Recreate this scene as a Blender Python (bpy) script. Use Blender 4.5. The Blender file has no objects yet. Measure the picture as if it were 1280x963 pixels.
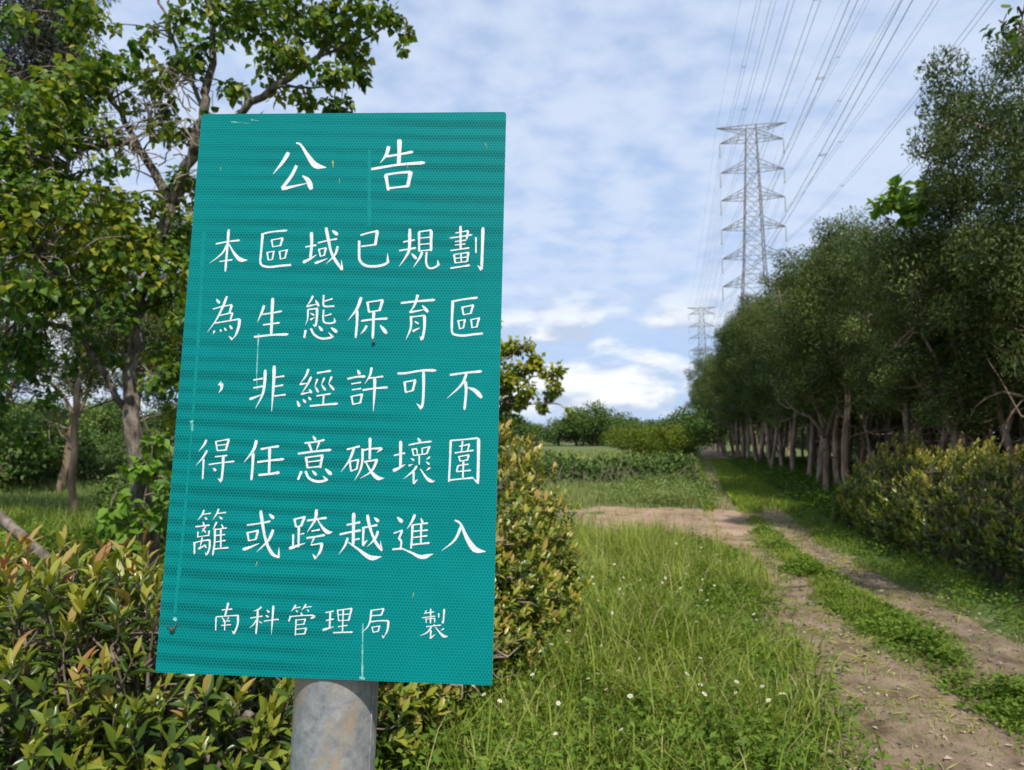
import bpy, math
import numpy as np
from mathutils import Matrix, Vector

sc = bpy.context.scene
col = sc.collection
PI = math.pi

# ------------------------------------------------------------------ camera
CAM_H = 1.55
FPX = 890.0
PITCH = math.atan((545 - 481.5) / FPX)
cam_data = bpy.data.cameras.new('camera')
cam = bpy.data.objects.new('camera', cam_data)
col.objects.link(cam)
cam_data.sensor_width = 36.0
cam_data.lens = FPX / 1280 * 36
cam_data.clip_start = 0.05
cam_data.clip_end = 6000
cam.location = (0, 0, CAM_H)
cam.rotation_euler = (PI / 2 + PITCH, 0, 0)
cam_data.dof.use_dof = True
cam_data.dof.focus_distance = 0.985
cam_data.dof.aperture_fstop = 9.0
sc.camera = cam

# ------------------------------------------------------------------ sun, sky, exposure
SUN_EL = math.radians(54)
SUN_AZ = math.radians(180 - 19)        # clockwise from +Y; behind the camera, to the right
sun_dir = Vector((math.sin(SUN_AZ) * math.cos(SUN_EL), math.cos(SUN_AZ) * math.cos(SUN_EL), math.sin(SUN_EL)))
sun_data = bpy.data.lights.new('sun', 'SUN')
sun_data.energy = 5.0
sun_data.angle = math.radians(0.53)
sun_data.color = (1.0, 0.94, 0.82)
sun = bpy.data.objects.new('sun', sun_data)
col.objects.link(sun)
sun.location = (10, -10, 20)
sun.rotation_euler = (-sun_dir).to_track_quat('-Z', 'Y').to_euler()

world = bpy.data.worlds.new('World')
sc.world = world
world.use_nodes = True


def build_world():
    nt = world.node_tree
    N, L = nt.nodes, nt.links
    N.clear()

    def n(t, **k):
        x = N.new(t)
        for a, b in k.items():
            setattr(x, a, b)
        return x

    def val(node, i, v):
        node.inputs[i].default_value = v

    def math_(op, a, b=None, c=None, clamp=False):
        m = n('ShaderNodeMath', operation=op, use_clamp=clamp)
        for i, q in enumerate((a, b, c)):
            if q is None:
                continue
            if isinstance(q, (int, float)):
                m.inputs[i].default_value = q
            else:
                L.new(q, m.inputs[i])
        return m.outputs[0]

    def smooth(x, a, b):
        m = n('ShaderNodeMapRange', interpolation_type='SMOOTHSTEP')
        L.new(x, m.inputs['Value'])
        m.inputs['From Min'].default_value = a
        m.inputs['From Max'].default_value = b
        return m.outputs[0]

    sky = n('ShaderNodeTexSky', sky_type='NISHITA')
    sky.sun_disc = False
    sky.sun_elevation = SUN_EL
    sky.sun_rotation = SUN_AZ
    sky.altitude = 0
    sky.air_density = 1.0
    sky.dust_density = 0.6
    sky.ozone_density = 1.6
    tc = n('ShaderNodeTexCoord')
    sep = n('ShaderNodeSeparateXYZ')
    L.new(tc.outputs['Generated'], sep.inputs[0])
    X, Y, Z = sep.outputs
    zc = math_('ADD', math_('MAXIMUM', Z, 0.0), 0.16)
    u = math_('DIVIDE', X, zc)
    v = math_('DIVIDE', Y, zc)
    comb = n('ShaderNodeCombineXYZ')
    L.new(u, comb.inputs[0]); L.new(v, comb.inputs[1])
    # rippled high cloud
    def noise(vec, scale, detail, rough=.55, dist=0.0):
        t = n('ShaderNodeTexNoise')
        L.new(vec, t.inputs['Vector'])
        t.inputs['Scale'].default_value = scale
        t.inputs['Detail'].default_value = detail
        t.inputs['Roughness'].default_value = rough
        t.inputs['Distortion'].default_value = dist
        return t.outputs[0]
    big = noise(comb.outputs[0], 0.55, 3)
    fine = noise(comb.outputs[0], 7.5, 5, .5, .1)
    mid = noise(comb.outputs[0], 1.8, 5, .55, .3)
    d = math_('ADD', math_('MULTIPLY', fine, .66), math_('ADD', math_('MULTIPLY', mid, .36), math_('MULTIPLY', big, .42)))
    alto = smooth(d, SKY_A0, SKY_A1)
    alto = math_('MULTIPLY', alto, smooth(Z, .05, .3))
    # low heaped cloud along the horizon
    sc3 = n('ShaderNodeVectorMath', operation='MULTIPLY')
    L.new(tc.outputs['Generated'], sc3.inputs[0])
    sc3.inputs[1].default_value = (1, 1, 2.3)
    cum = noise(sc3.outputs[0], 5.2, 7, .52, .1)
    off = n('ShaderNodeVectorMath', operation='ADD')
    L.new(sc3.outputs[0], off.inputs[0]); off.inputs[1].default_value = (0, 0, .05)
    cum_up = noise(off.outputs[0], 5.2, 3, .5, .1)
    band = math_('MULTIPLY', smooth(Z, .01, .05), math_('SUBTRACT', 1.0, smooth(Z, .13, .24)))
    cmask = math_('MULTIPLY', smooth(cum, .40, .54), band)
    lit = smooth(math_('SUBTRACT', cum, cum_up), -.06, .07)
    mixc = n('ShaderNodeMix', data_type='RGBA')
    L.new(lit, mixc.inputs[0])
    mixc.inputs[6].default_value = (3.7, 4.4, 5.6, 1)
    mixc.inputs[7].default_value = (6.7, 6.9, 7.1, 1)
    # air near the horizon is paler
    hz = n('ShaderNodeMix', data_type='RGBA')
    L.new(math_('ADD', math_('MULTIPLY', math_('SUBTRACT', 1.0, smooth(Z, 0.0, .75)), .35), .55), hz.inputs[0])
    tint = n('ShaderNodeMix', data_type='RGBA', blend_type='MULTIPLY')
    tint.inputs[0].default_value = 1
    L.new(sky.outputs[0], tint.inputs[6])
    tint.inputs[7].default_value = SKY_TINT
    L.new(tint.outputs[2], hz.inputs[6])
    hz.inputs[7].default_value = (2.85, 4.05, 6.2, 1)
    m1 = n('ShaderNodeMix', data_type='RGBA')
    L.new(math_('ADD', math_('MULTIPLY', alto, .62), .22), m1.inputs[0])
    L.new(hz.outputs[2], m1.inputs[6])
    m1.inputs[7].default_value = (4.75, 5.4, 6.6, 1)
    m2 = n('ShaderNodeMix', data_type='RGBA')
    L.new(cmask, m2.inputs[0])
    L.new(m1.outputs[2], m2.inputs[6]); L.new(mixc.outputs[2], m2.inputs[7])
    bg = n('ShaderNodeBackground')
    L.new(m2.outputs[2], bg.inputs[0])
    bg.inputs[1].default_value = 0.135
    out = n('ShaderNodeOutputWorld')
    L.new(bg.outputs[0], out.inputs[0])


SKY_A0, SKY_A1 = .54, .84
SKY_TINT = (.95, 1.0, 1.08, 1)
build_world()
vs = sc.view_settings
vs.view_transform = 'Standard'
vs.look = 'None'
vs.exposure = 0.14
vs.gamma = 1.0
vs.use_curve_mapping = False
sc.cycles.use_denoising = True
sc.cycles.max_bounces = 6
sc.cycles.diffuse_bounces = 2
sc.cycles.transparent_max_bounces = 4

# ------------------------------------------------------------------ helpers
cp_, sp_ = math.cos(PITCH), math.sin(PITCH)


def at(x, y, Y):
    """the place at distance Y on the sight line (x, y)"""
    rx = (x - 640) / FPX
    ry = (481.5 - y) / FPX
    r = np.array([rx, cp_ - ry * sp_, sp_ + ry * cp_])
    return np.array([0, 0, CAM_H]) + r * (Y / r[1])


def project(P):
    v = np.asarray(P, float) - np.array([0, 0, CAM_H])
    d = v[..., 1] * cp_ + v[..., 2] * sp_
    d = np.maximum(d, 1e-3)
    u = -v[..., 1] * sp_ + v[..., 2] * cp_
    return 640 + FPX * v[..., 0] / d, 481.5 - FPX * u / d, d


def tag(o, label=None, cat=None, group=None, kind=None):
    if label: o['label'] = label
    if cat: o['category'] = cat
    if group: o['group'] = group
    if kind: o['kind'] = kind
    return o


def thing(name, label, cat, loc=(0, 0, 0), group=None):
    o = bpy.data.objects.new(name, None)
    o.empty_display_size = .1
    col.objects.link(o)
    o.location = loc
    return tag(o, label, cat, group)


def make_mesh(name, V, F, mat=None, tint=None, smooth=False):
    """V (n,3); F array (m,k) or list of such arrays"""
    me = bpy.data.meshes.new(name)
    V = np.ascontiguousarray(V, dtype=np.float32)
    Fs = [np.asarray(f, dtype=np.int32) for f in (F if isinstance(F, list) else [F]) if len(f)]
    me.vertices.add(len(V))
    me.vertices.foreach_set('co', V.ravel())
    nl = sum(f.size for f in Fs)
    npoly = sum(len(f) for f in Fs)
    me.loops.add(nl)
    me.polygons.add(npoly)
    me.loops.foreach_set('vertex_index', np.concatenate([f.ravel() for f in Fs]))
    tot = np.concatenate([np.full(len(f), f.shape[1], np.int32) for f in Fs])
    start = np.concatenate([[0], np.cumsum(tot)[:-1]]).astype(np.int32)
    me.polygons.foreach_set('loop_start', start)
    me.polygons.foreach_set('loop_total', tot)
    if smooth:
        me.polygons.foreach_set('use_smooth', np.ones(npoly, bool))
    if tint is not None:
        a = me.attributes.new('tint', 'FLOAT', 'POINT')
        a.data.foreach_set('value', np.ascontiguousarray(tint, dtype=np.float32))
    if mat is not None:
        me.materials.append(mat)
    me.update(calc_edges=True)
    me.validate()
    return me


def link(name, me, parent=None, loc=None):
    o = bpy.data.objects.new(name, me)
    col.objects.link(o)
    if parent is not None:
        o.parent = parent
    if loc is not None:
        o.location = loc
    return o


class Geo:
    """collects pieces into one mesh"""
    def __init__(self):
        self.V, self.F, self.T, self.n = [], {}, [], 0

    def add(self, V, F, tint=0.5):
        V = np.asarray(V, float)
        for f in (F if isinstance(F, list) else [F]):
            f = np.asarray(f, int)
            if len(f):
                self.F.setdefault(f.shape[1], []).append(f + self.n)
        self.V.append(V)
        self.T.append(np.broadcast_to(np.asarray(tint, float), (len(V),)))
        self.n += len(V)

    def tube(self, P, R, sides=7, cap=True, tint=.5, wob=0.0, rng=None):
        P = np.asarray(P, float); R = np.broadcast_to(np.asarray(R, float), (len(P),))
        T = np.gradient(P, axis=0)
        T /= np.linalg.norm(T, axis=1)[:, None] + 1e-12
        ref = np.array([0, 0, 1.0]) if abs(T[0, 2]) < .9 else np.array([1.0, 0, 0])
        A = np.cross(T, ref); A /= np.linalg.norm(A, axis=1)[:, None] + 1e-12
        B = np.cross(T, A)
        th = np.arange(sides) * 2 * PI / sides
        rr = R[:, None] * np.ones(sides)
        if wob and rng is not None:
            rr = rr * (1 + rng.uniform(-wob, wob, rr.shape))
        V = P[:, None, :] + rr[:, :, None] * (np.cos(th)[None, :, None] * A[:, None, :] + np.sin(th)[None, :, None] * B[:, None, :])
        k = len(P)
        i = np.arange(k - 1)[:, None] * sides
        j = np.arange(sides)[None, :]
        j2 = (j + 1) % sides
        F = np.stack([i + j, i + sides + j, i + sides + j2, i + j2], -1).reshape(-1, 4)
        V = V.reshape(-1, 3)
        Fs = [F]
        if cap:
            V = np.vstack([V, P[0], P[-1]])
            a, b = len(V) - 2, len(V) - 1
            jj = np.arange(sides); jn = (jj + 1) % sides
            Fs.append(np.concatenate([np.stack([np.full(sides, a), jj, jn], -1),
                                      np.stack([np.full(sides, b), (k - 1) * sides + jn, (k - 1) * sides + jj], -1)]))
        self.add(V, Fs, tint)

    def box(self, lo, hi, tint=.5, M=None):
        x0, y0, z0 = lo; x1, y1, z1 = hi
        V = np.array([[x0, y0, z0], [x1, y0, z0], [x1, y1, z0], [x0, y1, z0], [x0, y0, z1], [x1, y0, z1], [x1, y1, z1], [x0, y1, z1]], float)
        self.add(V, np.array([[0, 3, 2, 1], [4, 5, 6, 7], [0, 1, 5, 4], [1, 2, 6, 5], [2, 3, 7, 6], [3, 0, 4, 7]]), tint)

    def mesh(self, name, mat, smooth=False, base=None):
        V = np.concatenate(self.V)
        if base is not None:
            V = V - np.asarray(base, float)
        return make_mesh(name, V, [np.concatenate(f) for f in self.F.values()], mat, np.concatenate(self.T), smooth)


def norm(a):
    return a / (np.linalg.norm(a, axis=-1, keepdims=True) + 1e-12)


def frames(D, U, rng):
    """side, dir, normal for leaf axes D with a preferred upper side U"""
    D = norm(D)
    S = np.cross(D, U)
    bad = np.linalg.norm(S, axis=1) < 1e-3
    S[bad] = np.cross(D[bad], np.array([1, .3, .2]))
    S = norm(S)
    Nn = np.cross(S, D)
    return S, D, Nn


# leaf shapes: x across, y along, z up
def leaf_fine(wid, fold=.18, curl=-.12, tipx=.5):
    w1, w2, w3 = wid * .36, wid * .5, wid * .30
    V = [(0, 0, 0)]
    for y, w in ((.22, w1), (.5, w2), (.78, w3)):
        zc = curl * (y ** 2)
        V += [(-w, y, zc + fold * w * 2), (0, y, zc), (w, y, zc + fold * w * 2)]
    V.append((0, 1, curl * 1.15))
    F = [(0, 2, 1), (0, 3, 2)]
    for k in (1, 4):
        F += [(k, k + 1, k + 4), (k, k + 4, k + 3), (k + 1, k + 2, k + 5), (k + 1, k + 5, k + 4)]
    F += [(7, 8, 10), (8, 9, 10)]
    return np.array(V, float), np.array(F, int)


def leaf_heart(curl=-.15, fold=.12):
    V = [(0, 0, 0)]
    for y, w in ((.08, .30), (.34, .47), (.66, .30)):
        zc = curl * y * y
        V += [(-w, y, zc + fold * w * 2), (0, y, zc), (w, y, zc + fold * w * 2)]
    V.append((0, 1.05, curl * 1.1))
    F = [(0, 2, 1), (0, 3, 2)]
    for k in (1, 4):
        F += [(k, k + 1, k + 4), (k, k + 4, k + 3), (k + 1, k + 2, k + 5), (k + 1, k + 5, k + 4)]
    F += [(7, 8, 10), (8, 9, 10)]
    return np.array(V, float), np.array(F, int)


def leaf_quick(wid, fold=.2):
    w = wid / 2
    return (np.array([(0, 0, 0), (-w, .45, fold * w), (0, 1, -.06), (w, .45, fold * w)], float),
            np.array([(0, 2, 1), (0, 3, 2)], int))


def leaves(tmpl, P, D, U, S, rng):
    V0, F0 = tmpl
    a, b, c = frames(np.asarray(D, float), np.asarray(U, float), rng)
    S = np.broadcast_to(np.asarray(S, float), (len(P),))
    n, k = len(P), len(V0)
    wx = rng.uniform(.75, 1.2, n)[:, None, None]; wz = rng.uniform(-.3, 2.4, n)[:, None, None]
    V = P[:, None, :] + S[:, None, None] * (V0[None, :, 0, None] * wx * a[:, None] + V0[None, :, 1, None] * b[:, None] + V0[None, :, 2, None] * wz * c[:, None])
    F = (F0[None] + (np.arange(n) * k)[:, None, None]).reshape(-1, F0.shape[1])
    return V.reshape(-1, 3), F


def rnd_dirs(n, rng):
    return norm(rng.normal(size=(n, 3)))


def fbm(x, y, s=0.0):
    return (np.sin(x * 1.3 + 1.7 * np.sin(y * .9 + s) + s) + np.sin(y * 1.7 + 1.3 * np.sin(x * 1.1 - s) + 2 * s)
            + .6 * np.sin(x * 3.1 + y * 2.3 + 3 * s) + .5 * np.sin(x * 5.3 - y * 4.1 + s) + .4 * np.sin(x * 8.7 + y * 9.9)) / 3.5


# ------------------------------------------------------------------ materials
def new_mat(name):
    m = bpy.data.materials.new(name)
    m.use_nodes = True
    nt = m.node_tree
    nt.nodes.clear()
    out = nt.nodes.new('ShaderNodeOutputMaterial')
    return m, nt.nodes, nt.links, out


def ramp(N, stops):
    r = N.new('ShaderNodeValToRGB')
    e = r.color_ramp.elements
    while len(e) < len(stops):
        e.new(.5)
    for q, (p, c) in zip(e, stops):
        q.position = p
        q.color = (*c, 1)
    return r


def noise_tex(N, L, scale, detail=5, rough=.55, coord='Object', stretch=None, dist=0):
    tc = N.new('ShaderNodeTexCoord')
    src = tc.outputs[coord]
    if stretch:
        mp = N.new('ShaderNodeMapping')
        mp.inputs['Scale'].default_value = stretch
        L.new(src, mp.inputs[0])
        src = mp.outputs[0]
    t = N.new('ShaderNodeTexNoise')
    t.inputs['Scale'].default_value = scale
    t.inputs['Detail'].default_value = detail
    t.inputs['Roughness'].default_value = rough
    t.inputs['Distortion'].default_value = dist
    L.new(src, t.inputs['Vector'])
    return t


def leaf_mat(name, stops, trans=.3, rough=.45, spec=.35):
    m, N, L, out = new_mat(name)
    at_ = N.new('ShaderNodeAttribute'); at_.attribute_name = 'tint'
    r = ramp(N, stops)
    L.new(at_.outputs['Fac'], r.inputs[0])
    b = N.new('ShaderNodeBsdfPrincipled')
    L.new(r.outputs[0], b.inputs['Base Color'])
    b.inputs['Roughness'].default_value = rough
    b.inputs['Specular IOR Level'].default_value = spec
    t = N.new('ShaderNodeBsdfTranslucent')
    mul = N.new('ShaderNodeMix'); mul.data_type = 'RGBA'; mul.blend_type = 'MULTIPLY'
    mul.inputs[0].default_value = 1
    L.new(r.outputs[0], mul.inputs[6]); mul.inputs[7].default_value = (1.25, 1.2, .55, 1)
    L.new(mul.outputs[2], t.inputs[0])
    mx = N.new('ShaderNodeMixShader'); mx.inputs[0].default_value = trans
    L.new(b.outputs[0], mx.inputs[1]); L.new(t.outputs[0], mx.inputs[2])
    L.new(mx.outputs[0], out.inputs[0])
    return m


def solid_mat(name, stops, scale=8, rough=.8, stretch=None, bump=.0, metal=0.0, spec=.3, detail=6, dist=0, bump_scale=None):
    m, N, L, out = new_mat(name)
    t = noise_tex(N, L, scale, detail, stretch=stretch, dist=dist)
    r = ramp(N, stops)
    L.new(t.outputs[0], r.inputs[0])
    b = N.new('ShaderNodeBsdfPrincipled')
    L.new(r.outputs[0], b.inputs['Base Color'])
    b.inputs['Roughness'].default_value = rough
    b.inputs['Metallic'].default_value = metal
    b.inputs['Specular IOR Level'].default_value = spec
    if bump:
        t2 = noise_tex(N, L, bump_scale or scale * 3, 6, .65, stretch=stretch)
        bm = N.new('ShaderNodeBump'); bm.inputs['Strength'].default_value = bump
        bm.inputs['Distance'].default_value = .02
        L.new(t2.outputs[0], bm.inputs['Height']); L.new(bm.outputs[0], b.inputs['Normal'])
    L.new(b.outputs[0], out.inputs[0])
    return m


M = {}
M['tallow'] = leaf_mat('tallow_leaf', [(0, (.030, .075, .016)), (.4, (.075, .16, .022)), (.7, (.17, .24, .025)), (1, (.32, .31, .03))], .4, .42, .25)
M['catkin'] = leaf_mat('catkin', [(0, (.22, .24, .02)), (1, (.36, .33, .03))], .2, .6)
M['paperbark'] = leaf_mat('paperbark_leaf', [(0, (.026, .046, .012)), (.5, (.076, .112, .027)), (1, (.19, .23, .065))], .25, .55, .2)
M['needle'] = leaf_mat('needle_leaf', [(0, (.018, .022, .013)), (.5, (.035, .040, .022)), (1, (.06, .062, .035))], .12, .6, .2)
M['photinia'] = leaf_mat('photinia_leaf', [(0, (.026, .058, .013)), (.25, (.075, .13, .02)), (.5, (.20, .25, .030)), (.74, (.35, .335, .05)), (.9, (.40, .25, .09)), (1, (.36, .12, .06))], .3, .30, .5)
M['broad'] = leaf_mat('broad_leaf', [(0, (.045, .12, .012)), (1, (.21, .36, .045))], .4, .45)
M['far'] = leaf_mat('far_leaf', [(0, (.036, .076, .02)), (.5, (.075, .135, .03)), (1, (.16, .215, .045))], .2, .6, .2)
M['yellow_far'] = leaf_mat('yellow_green_leaf', [(0, (.06, .11, .012)), (1, (.17, .21, .02))], .25, .6, .2)
M['grass'] = leaf_mat('grass_blade', [(0, (.065, .125, .014)), (.4, (.185, .26, .032)), (.7, (.31, .37, .075)), (.88, (.37, .38, .14)), (1, (.47, .39, .20))], .38, .6, .12)
M['field'] = leaf_mat('field_grass', [(0, (.09, .15, .035)), (.5, (.19, .26, .075)), (.85, (.29, .29, .12)), (1, (.38, .29, .16))], .3, .6, .2)
M['weed'] = leaf_mat('weed_leaf', [(0, (.038, .085, .012)), (.5, (.10, .18, .022)), (1, (.22, .29, .045))], .35, .6, .12)
M['petal'] = solid_mat('petal', [(0, (.62, .60, .50)), (1, (.74, .72, .64))], rough=.6)
M['disc'] = solid_mat('flower_disc', [(0, (.45, .28, .03)), (1, (.6, .4, .05))], scale=300, rough=.8)
M['bark_tallow'] = solid_mat('tallow_bark', [(.32, (.045, .035, .028)), (.48, (.13, .105, .085)), (.68, (.27, .235, .20))], 20, .9, (1, 1, .4), 1.0, bump_scale=35)
M['bark_pale'] = solid_mat('paper_bark', [(.25, (.09, .058, .040)), (.5, (.27, .19, .135)), (.72, (.48, .38, .29))], 7, .9, (1, 1, .22), .8)
M['twig'] = solid_mat('twig_bark', [(.3, (.10, .075, .055)), (.7, (.24, .19, .15))], 14, .9)
M['dead'] = solid_mat('dead_twig', [(.3, (.16, .13, .105)), (.7, (.34, .28, .23))], 14, .9)
M['steel'] = solid_mat('tower_steel', [(.3, (.15, .15, .155)), (.7, (.23, .23, .23))], .8, .6, metal=.2)
M['wire'] = solid_mat('wire_metal', [(.3, (.16, .16, .17)), (.7, (.24, .24, .25))], 1, .5, metal=.4)
M['insulator'] = solid_mat('insulator_glaze', [(.3, (.30, .31, .31)), (.7, (.4, .41, .41))], 3, .3)

# ------------------------------------------------------------------ ground and track
TY = np.array([-8, 0, 2, 3.43, 4.46, 5.4, 6.84, 8.36, 10.78, 15, 21.4, 25.3, 31, 40, 60, 90.])
TL = np.array([.5, 1.2, 1.45, 1.72, 1.97, 2.22, 2.57, 2.92, 3.42, 4.45, 6.0, 7.05, 8.6, 10.9, 16.2, 24])
TR = np.array([2.9, 3.35, 3.42, 3.5, 3.56, 3.62, 3.70, 3.86, 4.22, 5.40, 7.15, 8.25, 9.85, 12.2, 17.6, 25.5])


def rut_l(y): return np.interp(y, TY, TL)
def rut_r(y): return np.interp(y, TY, TR)


def ground_h(x, y):
    x = np.asarray(x, float); y = np.asarray(y, float)
    return .035 * fbm(x * .45, y * .45, .7) + .012 * fbm(x * 2.1, y * 2.1, 2.0)


def track_u(x, y):
    """0 on the left edge of the track, 1 on the right edge"""
    a = rut_l(y) - .38; b = rut_r(y) + .36
    return (x - a) / (b - a)


def sstep(t, a, b):
    t = np.clip((t - a) / (b - a), 0, 1)
    return t * t * (3 - 2 * t)


def soil_patch(x, y):
    """1 inside the bare soil across the field end, fading at its uneven edge"""
    ex = (x - 2.4) / 3.6; ey = (y - 12.9) / 3.2
    return sstep(1.0 - np.sqrt(ex ** 2 + ey ** 2) + .55 * fbm(x * 1.0, y * 1.5, 4.0), -.05, .5)


def graded(lo, hi, fine_lo, fine_hi, step, grow=1.22):
    a = list(np.arange(fine_lo, fine_hi + 1e-6, step))
    s = step; v = fine_hi
    while v < hi:
        s *= grow; v += s; a.append(min(v, hi))
    s = step; v = fine_lo
    while v > lo:
        s *= grow; v -= s; a.insert(0, max(v, lo))
    return np.array(a)


def grid_mesh(name, X, Y, Z, mat):
    ny, nx = X.shape
    V = np.stack([X, Y, Z], -1).reshape(-1, 3)
    i = np.arange(ny - 1)[:, None] * nx + np.arange(nx - 1)[None]
    F = np.stack([i, i + 1, i + nx + 1, i + nx], -1).reshape(-1, 4)
    return make_mesh(name, V, F, mat, None, True)


def soil_material(name, stops, scale, green=None, bump=.6):
    m, N, L, out = new_mat(name)
    a = noise_tex(N, L, scale, 9, .68)
    r = ramp(N, stops)
    L.new(a.outputs[0], r.inputs[0])
    color = r.outputs[0]
    if green:
        g = noise_tex(N, L, green[0], 5, .6)
        mr = N.new('ShaderNodeMapRange'); mr.inputs['From Min'].default_value = green[1]; mr.inputs['From Max'].default_value = green[2]
        L.new(g.outputs[0], mr.inputs['Value'])
        mx = N.new('ShaderNodeMix'); mx.data_type = 'RGBA'
        L.new(mr.outputs[0], mx.inputs[0]); L.new(color, mx.inputs[6])
        gr = ramp(N, green[3]); g2 = noise_tex(N, L, green[0] * 9, 6, .65)
        L.new(g2.outputs[0], gr.inputs[0]); L.new(gr.outputs[0], mx.inputs[7])
        color = mx.outputs[2]
    b = N.new('ShaderNodeBsdfPrincipled'); b.inputs['Roughness'].default_value = .95
    b.inputs['Specular IOR Level'].default_value = .15
    L.new(color, b.inputs['Base Color'])
    bt = noise_tex(N, L, scale * 7, 8, .7)
    bm = N.new('ShaderNodeBump'); bm.inputs['Strength'].default_value = bump; bm.inputs['Distance'].default_value = .03
    L.new(bt.outputs[0], bm.inputs['Height']); L.new(bm.outputs[0], b.inputs['Normal'])
    L.new(b.outputs[0], out.inputs[0])
    return m


GREENS = [(.3, (.05, .085, .022)), (.55, (.10, .14, .04)), (.75, (.20, .20, .08))]
M['ground'] = soil_material('ground_soil', [(.3, (.07, .055, .035)), (.5, (.15, .12, .075)), (.7, (.24, .20, .13))], 2.2,
                            (.35, .34, .5, GREENS))
M['dirt'] = soil_material('track_dirt', [(.30, (.075, .052, .034)), (.42, (.19, .138, .094)), (.55, (.265, .198, .138)), (.66, (.325, .25, .18)), (.8, (.41, .33, .25))], 4.2,
                          (2.4, .54, .70, [(.3, (.07, .10, .03)), (.7, (.17, .17, .07))]), .9)
M['bare'] = soil_material('bare_soil', [(.28, (.19, .125, .085)), (.5, (.31, .215, .15)), (.75, (.41, .30, .22))], 1.6,
                          (1.1, .62, .8, GREENS), .9)

gx = graded(-900, 900, -9, 9, .22)
gy = graded(-120, 2500, -3, 24, .22)
GX, GY = np.meshgrid(gx, gy)
U_ = track_u(GX, GY)
inside = sstep(U_, 0.0, .10) * sstep(1 - U_, 0.0, .10) * (GY < 85)
GZ = ground_h(GX, GY) * np.clip(1.5 - np.hypot(GX, GY) / 120, 0, 1)
GZ = GZ - .09 * inside - .05 * soil_patch(GX, GY)
tag(link('ground', grid_mesh('ground', GX, GY, GZ, M['ground'])), kind='structure')

# the two-rut dirt track
ty = np.concatenate([np.arange(-7, 24, .12), np.arange(24, 84, .8)])
tu = np.linspace(0, 1, 34)
TYg, TUg = np.meshgrid(ty, tu, indexing='ij')
la, lb = rut_l(TYg) - .38, rut_r(TYg) + .36
edge = .10 * fbm(TYg * 1.9, TUg * 0, 1.0)
TXg = la + (lb - la) * TUg + edge * (1 - 2 * np.abs(TUg - .5) * 0)
dl = np.abs(TXg - rut_l(TYg)); dr = np.abs(TXg - rut_r(TYg))
prof = -.035 * np.exp(-(dl / .24) ** 2) - .035 * np.exp(-(dr / .24) ** 2)
TZg = ground_h(TXg, TYg) + prof + .012 - .09 * (1 - sstep(TUg, 0, .11)) - .09 * (1 - sstep(1 - TUg, 0, .11)) + .010 * fbm(TXg * 6, TYg * 5, 3.3)
tag(link('dirt_track', grid_mesh('dirt_track', TXg, TYg, TZg, M['dirt'])), kind='structure')


def track_z(x, y):
    dl = np.abs(x - rut_l(y)); dr = np.abs(x - rut_r(y))
    return ground_h(x, y) - .035 * np.exp(-(dl / .24) ** 2) - .035 * np.exp(-(dr / .24) ** 2) + .012


# bare soil where the field ends
bx, by = np.meshgrid(np.arange(-2.8, 7.4, .12), np.arange(8.8, 17.4, .12))
tag(link('bare_soil', grid_mesh('bare_soil', bx, by, ground_h(bx, by) - .055 + .064 * soil_patch(bx, by) + .012 * fbm(bx * 5, by * 5, 1.1) * soil_patch(bx, by), M['bare'])), kind='structure')

# ------------------------------------------------------------------ the notice sign
SIGN_C = Vector((-0.24161, 0.98289, 1.62523))
SIGN_R = Matrix(((0.9982569, 0.05475884, 0.02201435), (-0.0559628, 0.99672285, 0.05840994), (-0.01874375, -0.05954011, 0.99804992)))
SW, SH, ST = .45, .7887, .0025


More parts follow.
